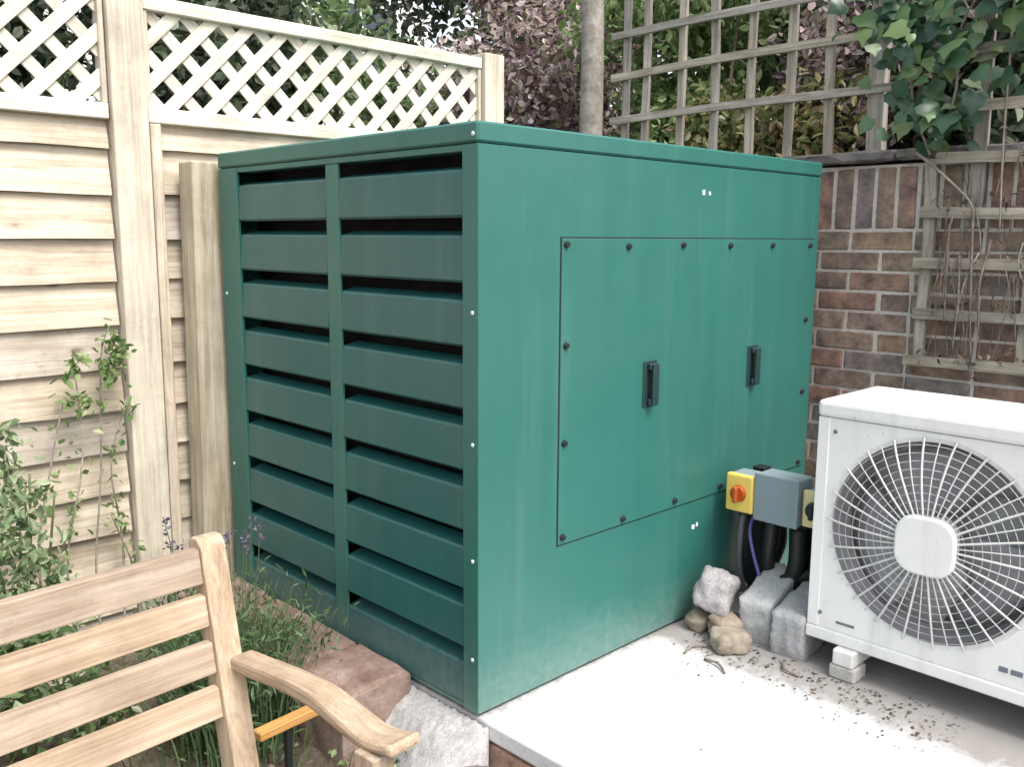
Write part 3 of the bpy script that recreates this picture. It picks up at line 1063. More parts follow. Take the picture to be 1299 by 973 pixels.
# fan
fan = empty('fan', (0.09, FC.y - ay, FC.z))
fan.parent = ac
for k in range(3):
    vs, fs = [], []
    nr, na = 6, 8
    for i in range(nr):
        rr_ = 0.05 + (0.232 - 0.05) * i / (nr - 1)
        for j in range(na):
            a = math.radians(-75 + k * 120) + (j / (na - 1)) * math.radians(82 - 10 * math.sin(i)) + 0.25 * i / nr
            vs.append((-0.035 + 0.07 * j / (na - 1), rr_ * math.cos(a), rr_ * math.sin(a)))
    for i in range(nr - 1):
        for j in range(na - 1):
            q = i * na + j
            fs.append((q, q + 1, q + na + 1, q + na))
    me = bpy.data.meshes.new('fan_blade')
    me.from_pydata(vs, [], fs)
    me.polygons.foreach_set('use_smooth', [True] * len(fs))
    o = obj('fan_blade', me, M_fan, fan)
    md = o.modifiers.new('t', 'SOLIDIFY')
    md.thickness = 0.004
bm = bmesh.new()
bmesh.ops.create_cone(bm, cap_ends=True, segments=24, radius1=0.055, radius2=0.05, depth=0.06, matrix=Matrix.Rotation(math.pi / 2, 4, 'Y'))
obj('fan_hub', to_mesh(bm, 'fan_hub'), M_fan, fan)
# grille: spokes and rings in front of the opening
gr = empty('grille', (-0.004, FC.y - ay, FC.z))
gr.parent = ac


def spoke(kind):
    r0, r1 = (0.07, FR + 0.012) if kind == 0 else (0.07, FR + 0.006)
    n = 7
    pts = []
    for i in range(n):
        t = i / (n - 1)
        r = r0 + (r1 - r0) * t
        a = 0.03 * t * t
        pts.append((-0.020 + 0.022 * t ** 2.5, r * math.cos(a), r * math.sin(a)))
    return tube_mesh('spoke', pts, 0.0030 if kind == 0 else 0.0018, 4, False)


SP = [spoke(0), spoke(1)]
for s in SP:
    s.materials.append(M_acgrille)
NS = 44
for k in range(NS):
    o = obj('spoke', SP[k % 2], None, gr)
    o.rotation_euler = (2 * math.pi * k / NS, 0, 0)
for k in range(9):
    r = 0.092 + k * 0.0192
    t = (r - 0.07) / (FR + 0.012 - 0.07)
    pts = [(-0.020 + 0.022 * t ** 2.5 + 0.002, r * math.cos(a), r * math.sin(a)) for a in np.linspace(0, 2 * math.pi, 61)]
    obj('ring', tube_mesh('ring', pts, 0.0008, 4, False), M_acgrille, gr)
bm = bmesh.new()
bm_box(bm, (-0.030, -0.074, -0.074), (-0.006, 0.074, 0.074), 0.0)
es = [e for e in bm.edges if abs((e.verts[0].co - e.verts[1].co).x) > 0.01]
bmesh.ops.bevel(bm, geom=es, offset=0.052, segments=8, affect='EDGES', profile=0.5)
es = [e for e in bm.edges if all(abs(v.co.x + 0.030) < 1e-4 for v in e.verts)]
bmesh.ops.bevel(bm, geom=es, offset=0.008, segments=3, affect='EDGES', profile=0.5)
obj('hub_cover', to_mesh(bm, 'hub_cover'), M_ac, gr)
ACS = screw_mesh(0.006, 0.004)
ACS.materials.append(M_badge)
for y, z in ((-0.444, 0.655), (-0.432, 0.158), (-1.15, 0.655), (-1.15, 0.158)):
    obj('screw', ACS, None, ac, (-0.002, y - ay, z), (0, 0, -math.pi / 2))
ap('slot', (AX - 0.0012, -0.478, 0.140), (AX + 0.002, -0.528, 0.147), M_badge, 0)
for i, (ya, w) in enumerate(((-0.880, 0.020), (-0.906, 0.026), (-0.938, 0.018))):
    ap('badge', (AX - 0.002, ya, 0.150), (AX + 0.001, ya - w, 0.163), M_badge, 0.001)
for y in (-0.515, -1.08):
    ft = ap('foot', (AX - 0.03, y - 0.028, 0.040), (AX + AD + 0.03, y + 0.028, AZ0 - 0.0005), M_ac, 0.004)
    fl = Vector(ft.location)
    for xx in (AX + 0.005, AX + AD - 0.02):
        box('rubber_pad', Vector((xx - 0.035 - ax, y - 0.036 - ay, 0.0005)) - fl, Vector((xx + 0.035 - ax, y + 0.036 - ay, 0.0395)) - fl, M_block, ft, 0.006, 2)

# ================================================================== ISOLATORS, PIPES, RUBBLE
IX = 0.98
st = empty('strut_frame', (1.12, -0.2, 0), 0, 'dark steel strut frame carrying the switches beside the enclosure', 'frame')
for y in (-0.08, -0.30):
    box('leg', (-0.02, y + 0.2 - 0.02, 0), (0.02, y + 0.2 + 0.02, 0.45), M_black, st, 0.002)
box('cross_rail', (-0.041, -0.19, 0.36), (-0.021, 0.175, 0.40), M_black, st, 0.002)


def isolator(x, y, z, w, h, body, face, knob, label):
    o = empty('isolator_switch', (x, y, z), 0, label, 'switch', 'rotary isolator switches')
    box('housing', (0.022, -w / 2, -h / 2), (0.095, w / 2, h / 2), body, o, 0.006, 2)
    box('front_cover', (0.0, -w / 2 - 0.002, -h / 2 - 0.002), (0.0215, w / 2 + 0.002, h / 2 + 0.002), face, o, 0.006, 2)
    bm = bmesh.new()
    bmesh.ops.create_cone(bm, cap_ends=True, segments=20, radius1=0.026, radius2=0.023, depth=0.012, matrix=Matrix.Rotation(-math.pi / 2, 4, 'Y'))
    bm_box(bm, (-0.022, -0.007, -0.024), (-0.0061, 0.007, 0.024), 0.003)
    obj('knob', to_mesh(bm, 'knob'), knob, o, (-0.0065, 0, 0))
    for dy in (-0.02, 0.015):
        bm = bmesh.new()
        bmesh.ops.create_cone(bm, cap_ends=True, segments=12, radius1=0.011, radius2=0.013, depth=0.025)
        obj('cable_gland', to_mesh(bm, 'cable_gland'), M_black, o, (0.06, dy, -h / 2 - 0.0128))
    return o


isolator(IX, -0.088, 0.390, 0.088, 0.112, M_grey, M_yellow, M_red, 'yellow isolator switch with a red rotary knob beside the enclosure')
isolator(IX + 0.03, -0.318, 0.380, 0.075, 0.105, M_grey, M_paleyellow, M_black, 'pale yellow isolator switch half hidden by the outdoor unit')
jb = empty('junction_box', (IX + 0.003, -0.208, 0.392), 0, 'blue grey plastic junction box right of the yellow switch', 'electrical box')
box('housing', (0.012, -0.068, -0.07), (0.095, 0.070, 0.07), M_grey, jb, 0.006, 2)
box('cover', (0.0, -0.071, -0.073), (0.0115, 0.0725, 0.073), M_grey, jb, 0.005, 2)


def cable(pts, r, mat, label, cat='cable', name='cable', grp='pipes and cables'):
    P = smooth_path(pts, 7)
    b = P[-1]
    o = obj(name, tube_mesh(name, [p - b for p in P], r, 9), mat, None, b)
    return tag(o, label, cat, grp)


cable([(1.04, -0.070, 0.318), (1.035, -0.066, 0.22), (1.05, -0.062, 0.12), (1.09, -0.075, 0.03), (1.2, -0.1, 0.018)], 0.010, M_foil, 'grey flexible conduit hanging below the red knob switch', 'conduit', 'conduit')
cable([(1.04, -0.106, 0.318), (1.01, -0.115, 0.26), (0.99, -0.16, 0.16), (0.985, -0.20, 0.09), (1.08, -0.24, 0.03)], 0.0055, M_blue, 'thin blue cable slanting down between the black pipes')
cable([(1.05, -0.165, 0.310), (1.045, -0.16, 0.2), (1.06, -0.15, 0.10), (1.12, -0.16, 0.028), (1.3, -0.2, 0.028)], 0.024, M_black, 'black lagged pipe below the junction box, nearest the enclosure', 'pipe', 'pipe')
cable([(1.06, -0.245, 0.300), (1.055, -0.25, 0.2), (1.05, -0.24, 0.12), (1.10, -0.255, 0.04), (1.3, -0.3, 0.03)], 0.026, M_black, 'black lagged pipe below the junction box, nearest the outdoor unit', 'pipe', 'pipe')
cable([(1.07, -0.318, 0.305), (1.08, -0.325, 0.2), (1.09, -0.33, 0.1), (1.15, -0.35, 0.03)], 0.018, M_black, 'black pipe below the half hidden pale yellow switch', 'pipe', 'pipe')
cable([(1.12, -0.03, 0.34), (1.115, -0.04, 0.2), (1.13, -0.05, 0.08), (1.2, -0.06, 0.03)], 0.022, M_black, 'black lagged pipe running down close to the green panel', 'pipe', 'pipe')
cable([(0.965, -0.225, 0.105), (1.0, -0.21, 0.125), (1.05, -0.25, 0.15), (1.12, -0.33, 0.16), (1.2, -0.42, 0.15)], 0.020, M_black, 'black pipe curving behind the grey blocks towards the outdoor unit', 'pipe', 'pipe')
cable([(1.14, -0.12, 0.34), (1.15, -0.13, 0.22), (1.13, -0.11, 0.1), (1.2, -0.14, 0.04)], 0.03, M_black, 'thick black lagged pipe at the back of the pipe cluster', 'pipe', 'pipe')
cable([(1.16, -0.2, 0.32), (1.17, -0.21, 0.2), (1.16, -0.2, 0.1), (1.22, -0.22, 0.04)], 0.034, M_black, 'thick black lagged pipe directly behind the junction box', 'pipe', 'pipe')
cable([(1.17, -0.29, 0.34), (1.18, -0.29, 0.2), (1.19, -0.3, 0.1), (1.25, -0.3, 0.05)], 0.034, M_black, 'thick black lagged pipe behind the outdoor unit corner', 'pipe', 'pipe')


def rock(name, size, mat, loc, rot, label, seed, rough=0.10, sub=3, cat='stone', group='rubble beside the enclosure', boxy=0.5):
    rr = random.Random(seed)
    bm = bmesh.new()
    bmesh.ops.create_icosphere(bm, subdivisions=sub, radius=0.5)
    offs = [Vector((rr.uniform(-5, 5), rr.uniform(-5, 5), rr.uniform(-5, 5))) for _ in range(3)]
    from mathutils import noise as mn
    for v in bm.verts:
        p = v.co.copy()
        m = max(abs(p.x), abs(p.y), abs(p.z))
        q = p.lerp(p / m * 0.5, boxy)
        q *= 1 + rough * mn.noise(p * 3 + offs[0]) + rough * 0.5 * mn.noise(p * 8 + offs[1])
        v.co = Vector((q.x * size[0], q.y * size[1], q.z * size[2]))
    o = obj(name, to_mesh(bm, name, True), mat, None, loc, rot)
    return tag(o, label, cat, group)


rock('stone', (0.10, 0.115, 0.125), M_stone, (0.845, -0.108, 0.125), (0.12, 0.2, 0.3), 'pale chunky stone on top of the rubble by the enclosure', 3, 0.24, 4, boxy=0.5)
rock('rubble_stone', (0.12, 0.10, 0.075), M_earthy, (0.835, -0.150, 0.034), (0.1, 0.1, 0.5), 'earthy brown rubble stone under the pale chunky stone', 5, 0.3)
rock('rubble_stone', (0.10, 0.11, 0.06), M_earthy, (0.775, -0.205, 0.027), (0, 0.1, 0.9), 'flat sandy rubble stone in front of the pale stone', 8, 0.3)
rock('rubble_stone', (0.09, 0.07, 0.055), M_earthy, (0.835, -0.065, 0.026), (0.2, 0, 0.2), 'small brown rubble stone against the green panel', 9, 0.3)
rock('concrete_block', (0.26, 0.10, 0.15), M_block, (0.985, -0.212, 0.074), (0, -0.15, 0.15), 'grey concrete block slanting back, left of its twin', 12, 0.06, 4, 'block', boxy=0.95)
rock('concrete_block', (0.26, 0.10, 0.14), M_block, (0.965, -0.332, 0.070), (0, -0.1, 0.1), 'grey concrete block nearest the outdoor unit', 13, 0.06, 4, 'block', boxy=0.95)

for i, (x, y, z, sx, lb) in enumerate(HSTONES):
    rock('stone', (sx, sx * 1.2, sx * 0.8), (M_coping, M_stone, M_earthy)[i], (x, y, z), (0.2 * i, 0.1, i), lb, 40 + i, 0.25, 3, 'stone', 'stones in the soil by the slab', boxy=0.6)

# scattered dead leaves and crumbs on the slab
pp = []
for i in range(520):
    t = rnd.random()
    x = 0.86 - abs(rnd.gauss(0, 0.11))
    y = -0.08 - 0.75 * t
    x -= 0.05 * rnd.random()
    pp.append((x, y, 0.004 + rnd.random() * 0.004))
for i in range(14):
    pp.append((rnd.uniform(0.25, 0.85), rnd.uniform(-0.75, -0.1), 0.004))
lit = leaves_mesh('leaf_litter', pp, 0.0095, 0.8, 0.55, 0.0, 0.6)
co = np.empty(len(lit.vertices) * 3)
lit.vertices.foreach_get('co', co)
co = co.reshape(-1, 3)
co[:, 2] = 0.002 + np.abs(co[:, 2] - 0.004) * 0.35
lit.vertices.foreach_set('co', co.ravel())
tag(obj('leaf_litter', lit, L_litter), 'scatter of dead leaf crumbs on the slab before the unit', None, None, 'stuff')
for i, (a, b, c, lb) in enumerate((((0.66, -0.20, 0.005), (0.655, -0.245, 0.010), (0.63, -0.285, 0.005), 'thin dark twig on the slab left of the unit foot'),
                                   ((0.80, -0.36, 0.005), (0.76, -0.385, 0.009), (0.755, -0.43, 0.005), 'short dark twig on the slab near the grey blocks'),
                                   ((0.735, -0.16, 0.005), (0.70, -0.135, 0.010), (0.65, -0.14, 0.005), 'dark twig on the slab between rubble and green panel'),)):
    cable([a, b, c], 0.0035, M_bark, lb, 'twig', 'twig', 'twigs on the slab')

# ================================================================== BENCH
BYAW = math.radians(4.5)
be = empty('garden_bench', (-0.572, 0.085, -0.35), BYAW, 'slatted pale hardwood garden bench with a curved armrest', 'bench')


def prism(name, prof, x0, x1, mat, parent, bev=0.003):
    """profile in (y, z), extruded along x"""
    n = len(prof)
    cx = (x0 + x1) / 2
    cy = sum(p[0] for p in prof) / n
    cz = sum(p[1] for p in prof) / n
    bm = bmesh.new()
    a = [bm.verts.new((x0 - cx, y - cy, z - cz)) for y, z in prof]
    b = [bm.verts.new((x1 - cx, y - cy, z - cz)) for y, z in prof]
    for i in range(n):
        j = (i + 1) % n
        bm.faces.new((a[i], a[j], b[j], b[i]))
    bm.faces.new(a[::-1])
    bm.faces.new(b)
    bmesh.ops.recalc_face_normals(bm, faces=bm.faces[:])
    if bev:
        bmesh.ops.bevel(bm, geom=bm.edges[:], offset=bev, segments=2, affect='EDGES', profile=0.5)
    return obj(name, to_mesh(bm, name), mat, parent, (cx, cy, cz))


def backline(z):                       # y of the back post centre line at height z above the ground
    return 0.0 if z < 0.42 else (z - 0.42) * 0.19


for xo in (0.0, -1.45):
    zt = 0.902
    f = [(-0.030, 0.0), (-0.030, 0.42), (backline(zt) - 0.026, zt - 0.014), (backline(zt) - 0.012, zt), (backline(zt) + 0.010, zt), (backline(zt) + 0.022, zt - 0.014), (0.028, 0.44), (0.03, 0.0)]
    prism('back_post', f, xo - 0.0275, xo + 0.0275, M_bench['Z'], be)
    # front leg
    prism('front_leg', [(-0.445, 0.0), (-0.445, 0.634), (-0.392, 0.634), (-0.392, 0.0)], xo - 0.0225, xo + 0.0225, M_bench['Z'], be)
    prism('side_rail', [(-0.391, 0.345), (-0.391, 0.405), (-0.031, 0.385), (-0.031, 0.325)], xo - 0.015, xo + 0.015, M_bench['Y'], be)
    # curved armrest
    top = [(0.026, 0.662), (-0.05, 0.668), (-0.14, 0.676), (-0.24, 0.678), (-0.32, 0.664), (-0.385, 0.650), (-0.43, 0.654), (-0.470, 0.666)]
    bot = [(-0.474, 0.642), (-0.43, 0.636), (-0.385, 0.628), (-0.32, 0.636), (-0.24, 0.648), (-0.14, 0.646), (-0.05, 0.638), (0.026, 0.634)]
    tp = [(p.y, p.z) for p in smooth_path([(0, y, z) for y, z in top], 3)]
    bp = [(p.y, p.z) for p in smooth_path([(0, y, z) for y, z in bot], 3)]
    off = 0.034 if xo == 0.0 else -0.034
    o = prism('armrest', tp + bp, xo - 0.032 + off * 0.75, xo + 0.032 + off * 0.75, M_bench['Y'], be, 0.008)
    # widen towards the hand end
    for v in o.data.vertices:
        yy = v.co.y + o.location.y
        t = max(0.0, min(1.0, (-yy - 0.18) / 0.25))
        v.co.x *= 0.86 + 0.26 * t
# back slats (world heights measured above the ground at -0.35)
for (z1, z0) in ((0.883, 0.815), (0.791, 0.731), (0.699, 0.638), (0.609, 0.55)):
    y1, y0 = backline(z1), backline(z0)
    prism('back_slat', [(y0 - 0.018, z0), (y1 - 0.018, z1), (y1 + 0.002, z1 + 0.002), (y0 + 0.002, z0 + 0.002)], -1.4222, -0.0278, M_bench['X'], be, 0.003)
for k in range(5):
    y = -0.078 - k * 0.082
    zz = 0.392 + k * 0.0045
    prism('seat_slat', [(y - 0.034, zz + 0.0), (y - 0.034, zz + 0.024), (y + 0.034, zz + 0.022), (y + 0.034, zz - 0.002)], -1.49, 0.035 if k < 4 else 0.0, M_bench['X'], be, 0.003)

# orange stained timber lying on a short peg behind the armrest
tp = empty('timber_offcut', (-0.34, 0.30, -0.32), 0.08, 'orange stained timber offcut under the bench armrest', 'timber')
box('plank', (-0.085, -0.017, 0.312), (0.085, 0.017, 0.334), M_orange, tp, 0.003)
box('peg', (-0.008, -0.008, 0.0), (0.008, 0.008, 0.3115), M_black, tp, 0.002)

# ================================================================== PLANTS
def plant(name, loc, label, cat='plant', group=None):
    return empty(name, loc, 0, label, cat, group)


def foliage_part(name, parent, pos, size, mat, **kw):
    me = leaves_mesh(name, np.asarray(pos) - np.array(parent.location), size, **kw)
    o = obj(name, me, mat, parent)
    o['kind'] = 'stuff'
    return o


def stem_part(parent, pts, r0, r1, mat, name='stem', n=6, sub=5):
    P = smooth_path(pts, sub)
    rads = [r0 + (r1 - r0) * i / (len(P) - 1) for i in range(len(P))]
    return obj(name, tube_mesh(name, [p - Vector(parent.location) for p in P], rads, n), mat, parent)


# climber on the left fence panel: thin stems with leaf clusters
cl = plant('climbing_rose', (-0.50, 1.27, -0.22), 'leafy climber shoots with pale stems against the left fence panel', 'climber')
cpos = []
for pts, tips in (([(-0.40, 1.27, -0.22), (-0.42, 1.27, 0.1), (-0.38, 1.28, 0.45), (-0.36, 1.28, 0.78), (-0.33, 1.28, 0.88)], 1),
                  ([(-0.45, 1.26, -0.22), (-0.50, 1.27, 0.15), (-0.43, 1.28, 0.5), (-0.44, 1.28, 0.80)], 1),
                  ([(-0.35, 1.27, -0.22), (-0.33, 1.28, 0.2), (-0.35, 1.28, 0.45), (-0.29, 1.28, 0.66)], 0),
                  ([(-0.55, 1.26, -0.22), (-0.58, 1.26, 0.2), (-0.52, 1.27, 0.5), (-0.47, 1.28, 0.68)], 0),
                  ([(-0.28, 1.28, -0.22), (-0.30, 1.28, 0.1), (-0.36, 1.28, 0.3)], 0),
                  ([(-0.62, 1.25, -0.22), (-0.56, 1.26, 0.1), (-0.48, 1.27, 0.3), (-0.44, 1.28, 0.42)], 0)):
    stem_part(cl, pts, 0.004, 0.002, M_vine)
    P = smooth_path(pts, 8)
    for p in P[len(P) // 3:]:
        for _ in range(2 if tips else 3):
            if rnd.random() < 0.55:
                cpos.append((p.x + rnd.gauss(0, 0.022), p.y + rnd.gauss(-0.01, 0.015), p.z + rnd.gauss(0, 0.02)))
cpos += clump_points([(-0.325, 1.265, 0.83), (-0.345, 1.26, 0.76), (-0.31, 1.265, 0.79)], [(0.036, 0.03, 0.05), (0.045, 0.035, 0.055), (0.035, 0.03, 0.04)], 120, 0.2).tolist()
cpos += clump_points([(-0.435, 1.27, 0.785), (-0.465, 1.27, 0.74)], [(0.03, 0.02, 0.035), (0.02, 0.02, 0.02)], 34, 0.2).tolist()
cpos += clump_points([(-0.40, 1.27, 0.655), (-0.28, 1.275, 0.62), (-0.44, 1.27, 0.67)], [(0.05, 0.02, 0.02), (0.03, 0.015, 0.02), (0.04, 0.02, 0.02)], 44, 0.2).tolist()
foliage_part('leaves', cl, cpos, 0.027, L_bright, aspect=0.62)

# blue-green shrub at the left edge
sh = plant('garden_shrub', (-0.66, 1.08, -0.22), 'bushy blue green shrub at the left edge behind the bench', 'shrub')
for _ in range(6):
    x, y = -0.68 + rnd.uniform(-.16, .10), 1.08 + rnd.uniform(-.08, .08)
    stem_part(sh, [(-0.66 + rnd.uniform(-.04, .04), 1.08, -0.22), ((x - 0.66) / 2, 1.08, 0.1), (x, y, rnd.uniform(0.35, 0.6))], 0.007, 0.003, M_greenstem)
sp = clump_points([(-0.74, 1.06, 0.55), (-0.66, 1.05, 0.44), (-0.76, 1.02, 0.36), (-0.66, 1.0, 0.24), (-0.74, 1.0, 0.1), (-0.62, 1.02, 0.04), (-0.74, 1.08, 0.63)],
                  [(0.10, 0.08, 0.10), (0.08, 0.08, 0.09), (0.12, 0.10, 0.12), (0.10, 0.08, 0.11), (0.13, 0.1, 0.13), (0.08, 0.08, 0.12), (0.13, 0.06, 0.05)], 1500, 0.35)
foliage_part('leaves', sh, sp, 0.030, L_glauc, aspect=0.55)
sh2 = plant('leafy_perennial', (-0.86, 0.85, -0.22), 'bright green leafy perennial seen through the bench slats', 'plant')
stem_part(sh2, [(-0.86, 0.85, -0.22), (-0.85, 0.85, 0.0), (-0.87, 0.84, 0.2)], 0.006, 0.003, M_greenstem)
foliage_part('leaves', sh2, clump_points([(-0.9, 0.8, 0.1), (-0.72, 0.82, 0.0), (-0.78, 0.75, 0.16), (-0.6, 0.85, -0.08)], [(0.16, 0.12, 0.14), (0.14, 0.12, 0.14), (0.12, 0.1, 0.1), (0.14, 0.1, 0.1)], 900, 0.35), 0.034, L_green)


# lavender
def blades_mesh(name, bases, hgt, lean, wid, nseg=4, out=None):
    vs, fs = [], []
    for bx, by, bz in bases:
        a = rnd.uniform(0, 2 * math.pi)
        h = hgt * rnd.uniform(0.55, 1.15)
        ln = lean * rnd.uniform(0.2, 1.2)
        if out is not None:
            dx, dy = bx - out[0], by - out[1]
            a = math.atan2(dy, dx) + rnd.gauss(0, 0.5)
        sa = rnd.uniform(0, math.pi)
        sx, sy = math.cos(sa), math.sin(sa)
        k0 = len(vs)
        for i in range(nseg + 1):
            t = i / nseg
            o = ln * t * t * h
            w = wid * (1 - t * 0.85) * 0.5
            x, y, z = bx + math.cos(a) * o, by + math.sin(a) * o, bz + h * t * (1 - 0.18 * ln * t)
            vs += [(x - sx * w, y - sy * w, z), (x + sx * w, y + sy * w, z)]
        for i in range(nseg):
            q = k0 + i * 2
            fs.append((q, q + 1, q + 3, q + 2))
    me = bpy.data.meshes.new(name)
    me.from_pydata(vs, [], fs)
    return me, vs


lv = plant('lavender_plant', (-0.285, 0.65, -0.22), 'clump of green lavender with purple flower tips behind the bench post', 'lavender')
bases = [(rnd.gauss(0, 0.060), rnd.gauss(0, 0.085), 0) for _ in range(1500)]
me, vs = blades_mesh('stems', bases, 0.38, 0.34, 0.0050, 5, (0, 0))
o = obj('stems', me, L_lav, lv)
o['kind'] = 'stuff'
lpos = []
for i in range(5200):
    q = vs[rnd.randrange(len(vs))]
    lpos.append((q[0] + rnd.gauss(0, .006), q[1] + rnd.gauss(0, .006), q[2]))
o = obj('leaves', leaves_mesh('leaves', lpos, 0.030, 0.1, 0.22, -0.9), L_lav, lv)
o['kind'] = 'stuff'
fpos = []
for i in range(15):
    t = rnd.uniform(0, 2 * math.pi)
    r = abs(rnd.gauss(0, 0.10))
    tip = Vector((-0.02 + r * math.cos(t), 0.06 + r * math.sin(t), 0.55 + rnd.uniform(-.06, .06)))
    P = [(tip.x * 0.3, tip.y * 0.3, 0.2), (tip.x * 0.75, tip.y * 0.75, 0.42), tuple(tip)]
    obj('flower_stem', tube_mesh('flower_stem', smooth_path(P, 4), 0.0013, 4, False), L_lav, lv)
    fl_ = [(tip.x + rnd.gauss(0, .005), tip.y + rnd.gauss(0, .005), tip.z - k * 0.0028) for k in range(16)]
    obj('flower_spike', leaves_mesh('flower_spike', fl_, 0.011, 0.1, 0.8, -0.5), L_flower, lv)

# low weeds and grass in the bed
gb = []
for _ in range(1500):
    x = rnd.uniform(-1.5, -0.22)
    y = rnd.uniform(0.15, 1.25)
    if rnd.random() < 0.35 + 0.5 * (0.5 + 0.5 * math.sin(x * 7) * math.sin(y * 6)):
        z = gz(x, y) - 0.01
        gb.append((x, y, z))
for _ in range(420):
    x, y = rnd.uniform(-0.5, -0.02), rnd.uniform(-0.5, 0.22)
    if rnd.random() < 0.5 + 0.5 * math.sin(x * 23) * math.sin(y * 19):
        gb.append((x, y, gz(x, y) - 0.06))
me, vs = blades_mesh('grass', gb, 0.14, 0.7, 0.006, 3)
tag(obj('grass', me, L_grass), 'tufts of grass in the bed behind the bench', None, None, 'stuff')
wp = []
for _ in range(110):
    cx, cy = rnd.uniform(-0.75, -0.04), rnd.uniform(-0.55, 0.35)
    for _ in range(12):
        wp.append((cx + rnd.gauss(0, .02), cy + rnd.gauss(0, .02), gz(cx, cy) + 0.012 + abs(rnd.gauss(0, .02))))
me = leaves_mesh('weeds', wp, 0.022, 0.9, 0.6, 0.0)
tag(obj('weeds', me, L_bright), 'small green weeds on the soil beside the slab', None, None, 'stuff')
wp = []
for _ in range(700):
    wx, wy = rnd.uniform(-0.9, -0.03), rnd.uniform(-0.6, 0.45)
    wp.append((wx, wy, gz(wx, wy) + 0.012))
me = leaves_mesh('fallen_leaves', wp, 0.026, 0.9, 0.6, 0.0)
tag(obj('fallen_leaves', me, L_litter), 'dry fallen leaves on the soil under the bench', None, None, 'stuff')
# little purple flower by the tall post
vf = plant('violet_plant', (-0.24, 1.19, -0.22), 'small violet flowering plant at the foot of the tall fence post', 'flower')
foliage_part('leaves', vf, clump_points([(-0.22, 1.18, 0.0), (-0.14, 1.18, 0.06)], [(0.09, 0.06, 0.14), (0.07, 0.05, 0.12)], 240, 0.3), 0.03, L_green, aspect=0.3, droop=-0.8)
foliage_part('petals', vf, clump_points([(-0.23, 1.17, 0.20), (-0.205, 1.16, 0.185)], [(0.02, 0.02, 0.02), (0.015, 0.02, 0.015)], 26, 0.2), 0.014, L_flower)
stem_part(vf, [(-0.24, 1.19, -0.22), (-0.24, 1.18, 0.0), (-0.225, 1.17, 0.20)], 0.003, 0.0015, M_greenstem)

# ---- ivy over the right-hand trellis: single leaves
iv = plant('ivy', (1.72, -0.45, 1.38), 'glossy dark green ivy hanging over the right-hand trellis', 'ivy')


def ivy_leaf():
    out = [(0, 0), (0.26, -0.12), (0.47, 0.08), (0.44, 0.28), (0.44, 0.52), (0.22, 0.68), (0, 1.0), (-0.22, 0.68), (-0.44, 0.52), (-0.44, 0.28), (-0.47, 0.08), (-0.26, -0.12)]
    vs = [(x, y - 0.1, -0.10 * abs(x) + 0.05 * math.sin(y * 3) - 0.16 * max(0, y - 0.5)) for x, y in out]
    vs.append((0, 0.25, 0.05))
    c = len(out)
    fs = [(i, (i + 1) % c, c) for i in range(c)]
    me = bpy.data.meshes.new('leaf')
    me.from_pydata(vs, [], fs)
    me.polygons.foreach_set('use_smooth', [True] * len(fs))
    me.materials.append(L_ivy)
    return me


IVY = ivy_leaf()
ic = [(-0.20, 1.85, 0.16, 0.14, 90), (-0.36, 1.72, 0.16, 0.14, 60), (-0.30, 1.55, 0.13, 0.09, 46), (-0.50, 1.95, 0.20, 0.14, 60), (-0.62, 1.80, 0.12, 0.14, 40), (-0.16, 2.05, 0.16, 0.10, 40)]
for cy, cz, ry, rz, n in ic:
    for _ in range(int(n * 0.9)):
        a, b = rnd.gauss(0, 0.55), rnd.gauss(0, 0.55)
        s = rnd.uniform(0.040, 0.085)
        o = obj('leaf', IVY, None, iv)
        xx = 1.70 + rnd.uniform(-0.10, 0.05)
        o.location = Vector((xx, cy + a * ry, cz + b * rz)) - iv.location
        nrm = Vector((-1, rnd.gauss(-.15, .5), rnd.gauss(0.45, .45))).normalized()
        q = nrm.to_track_quat('Z', 'Y')
        o.rotation_mode = 'QUATERNION'
        o.rotation_quaternion = q @ Vector((0, 0, 1)).rotation_difference(Vector((0, 0, 1))) @ Matrix.Rotation(math.pi + rnd.gauss(0, 0.7), 4, 'Z').to_quaternion()
        o.scale = (s * rnd.uniform(0.75, 1.1), s, s * rnd.uniform(0.4, 2.2))
for pts in ([(1.73, -0.28, 1.42), (1.70, -0.22, 1.6), (1.72, -0.2, 1.85), (1.7, -0.15, 2.1)],
            [(1.73, -0.30, 1.42), (1.69, -0.36, 1.62), (1.71, -0.35, 1.8), (1.7, -0.5, 2.05)],
            [(1.71, -0.24, 1.43), (1.70, -0.33, 1.36), (1.715, -0.41, 1.28), (1.725, -0.43, 1.24)],
            [(1.70, -0.50, 2.2), (1.715, -0.50, 1.8), (1.71, -0.505, 1.45), (1.715, -0.515, 1.17)],
            [(1.70, -0.38, 2.05), (1.70, -0.33, 1.95), (1.69, -0.42, 1.78)],
            [(1.72, -0.36, 1.2), (1.715, -0.365, 1.05), (1.715, -0.37, 0.88)],
            [(1.72, -0.43, 1.25), (1.71, -0.44, 1.1), (1.715, -0.45, 0.9), (1.72, -0.46, 0.76)],
            [(1.72, -0.49, 1.15), (1.71, -0.47, 1.0), (1.715, -0.48, 0.85)],
            [(1.72, -0.40, 1.1), (1.71, -0.41, 0.95), (1.72, -0.40, 0.78)]):
    stem_part(iv, pts, 0.005, 0.0025, M_vine if pts[0][2] > 1.3 else M_bark)
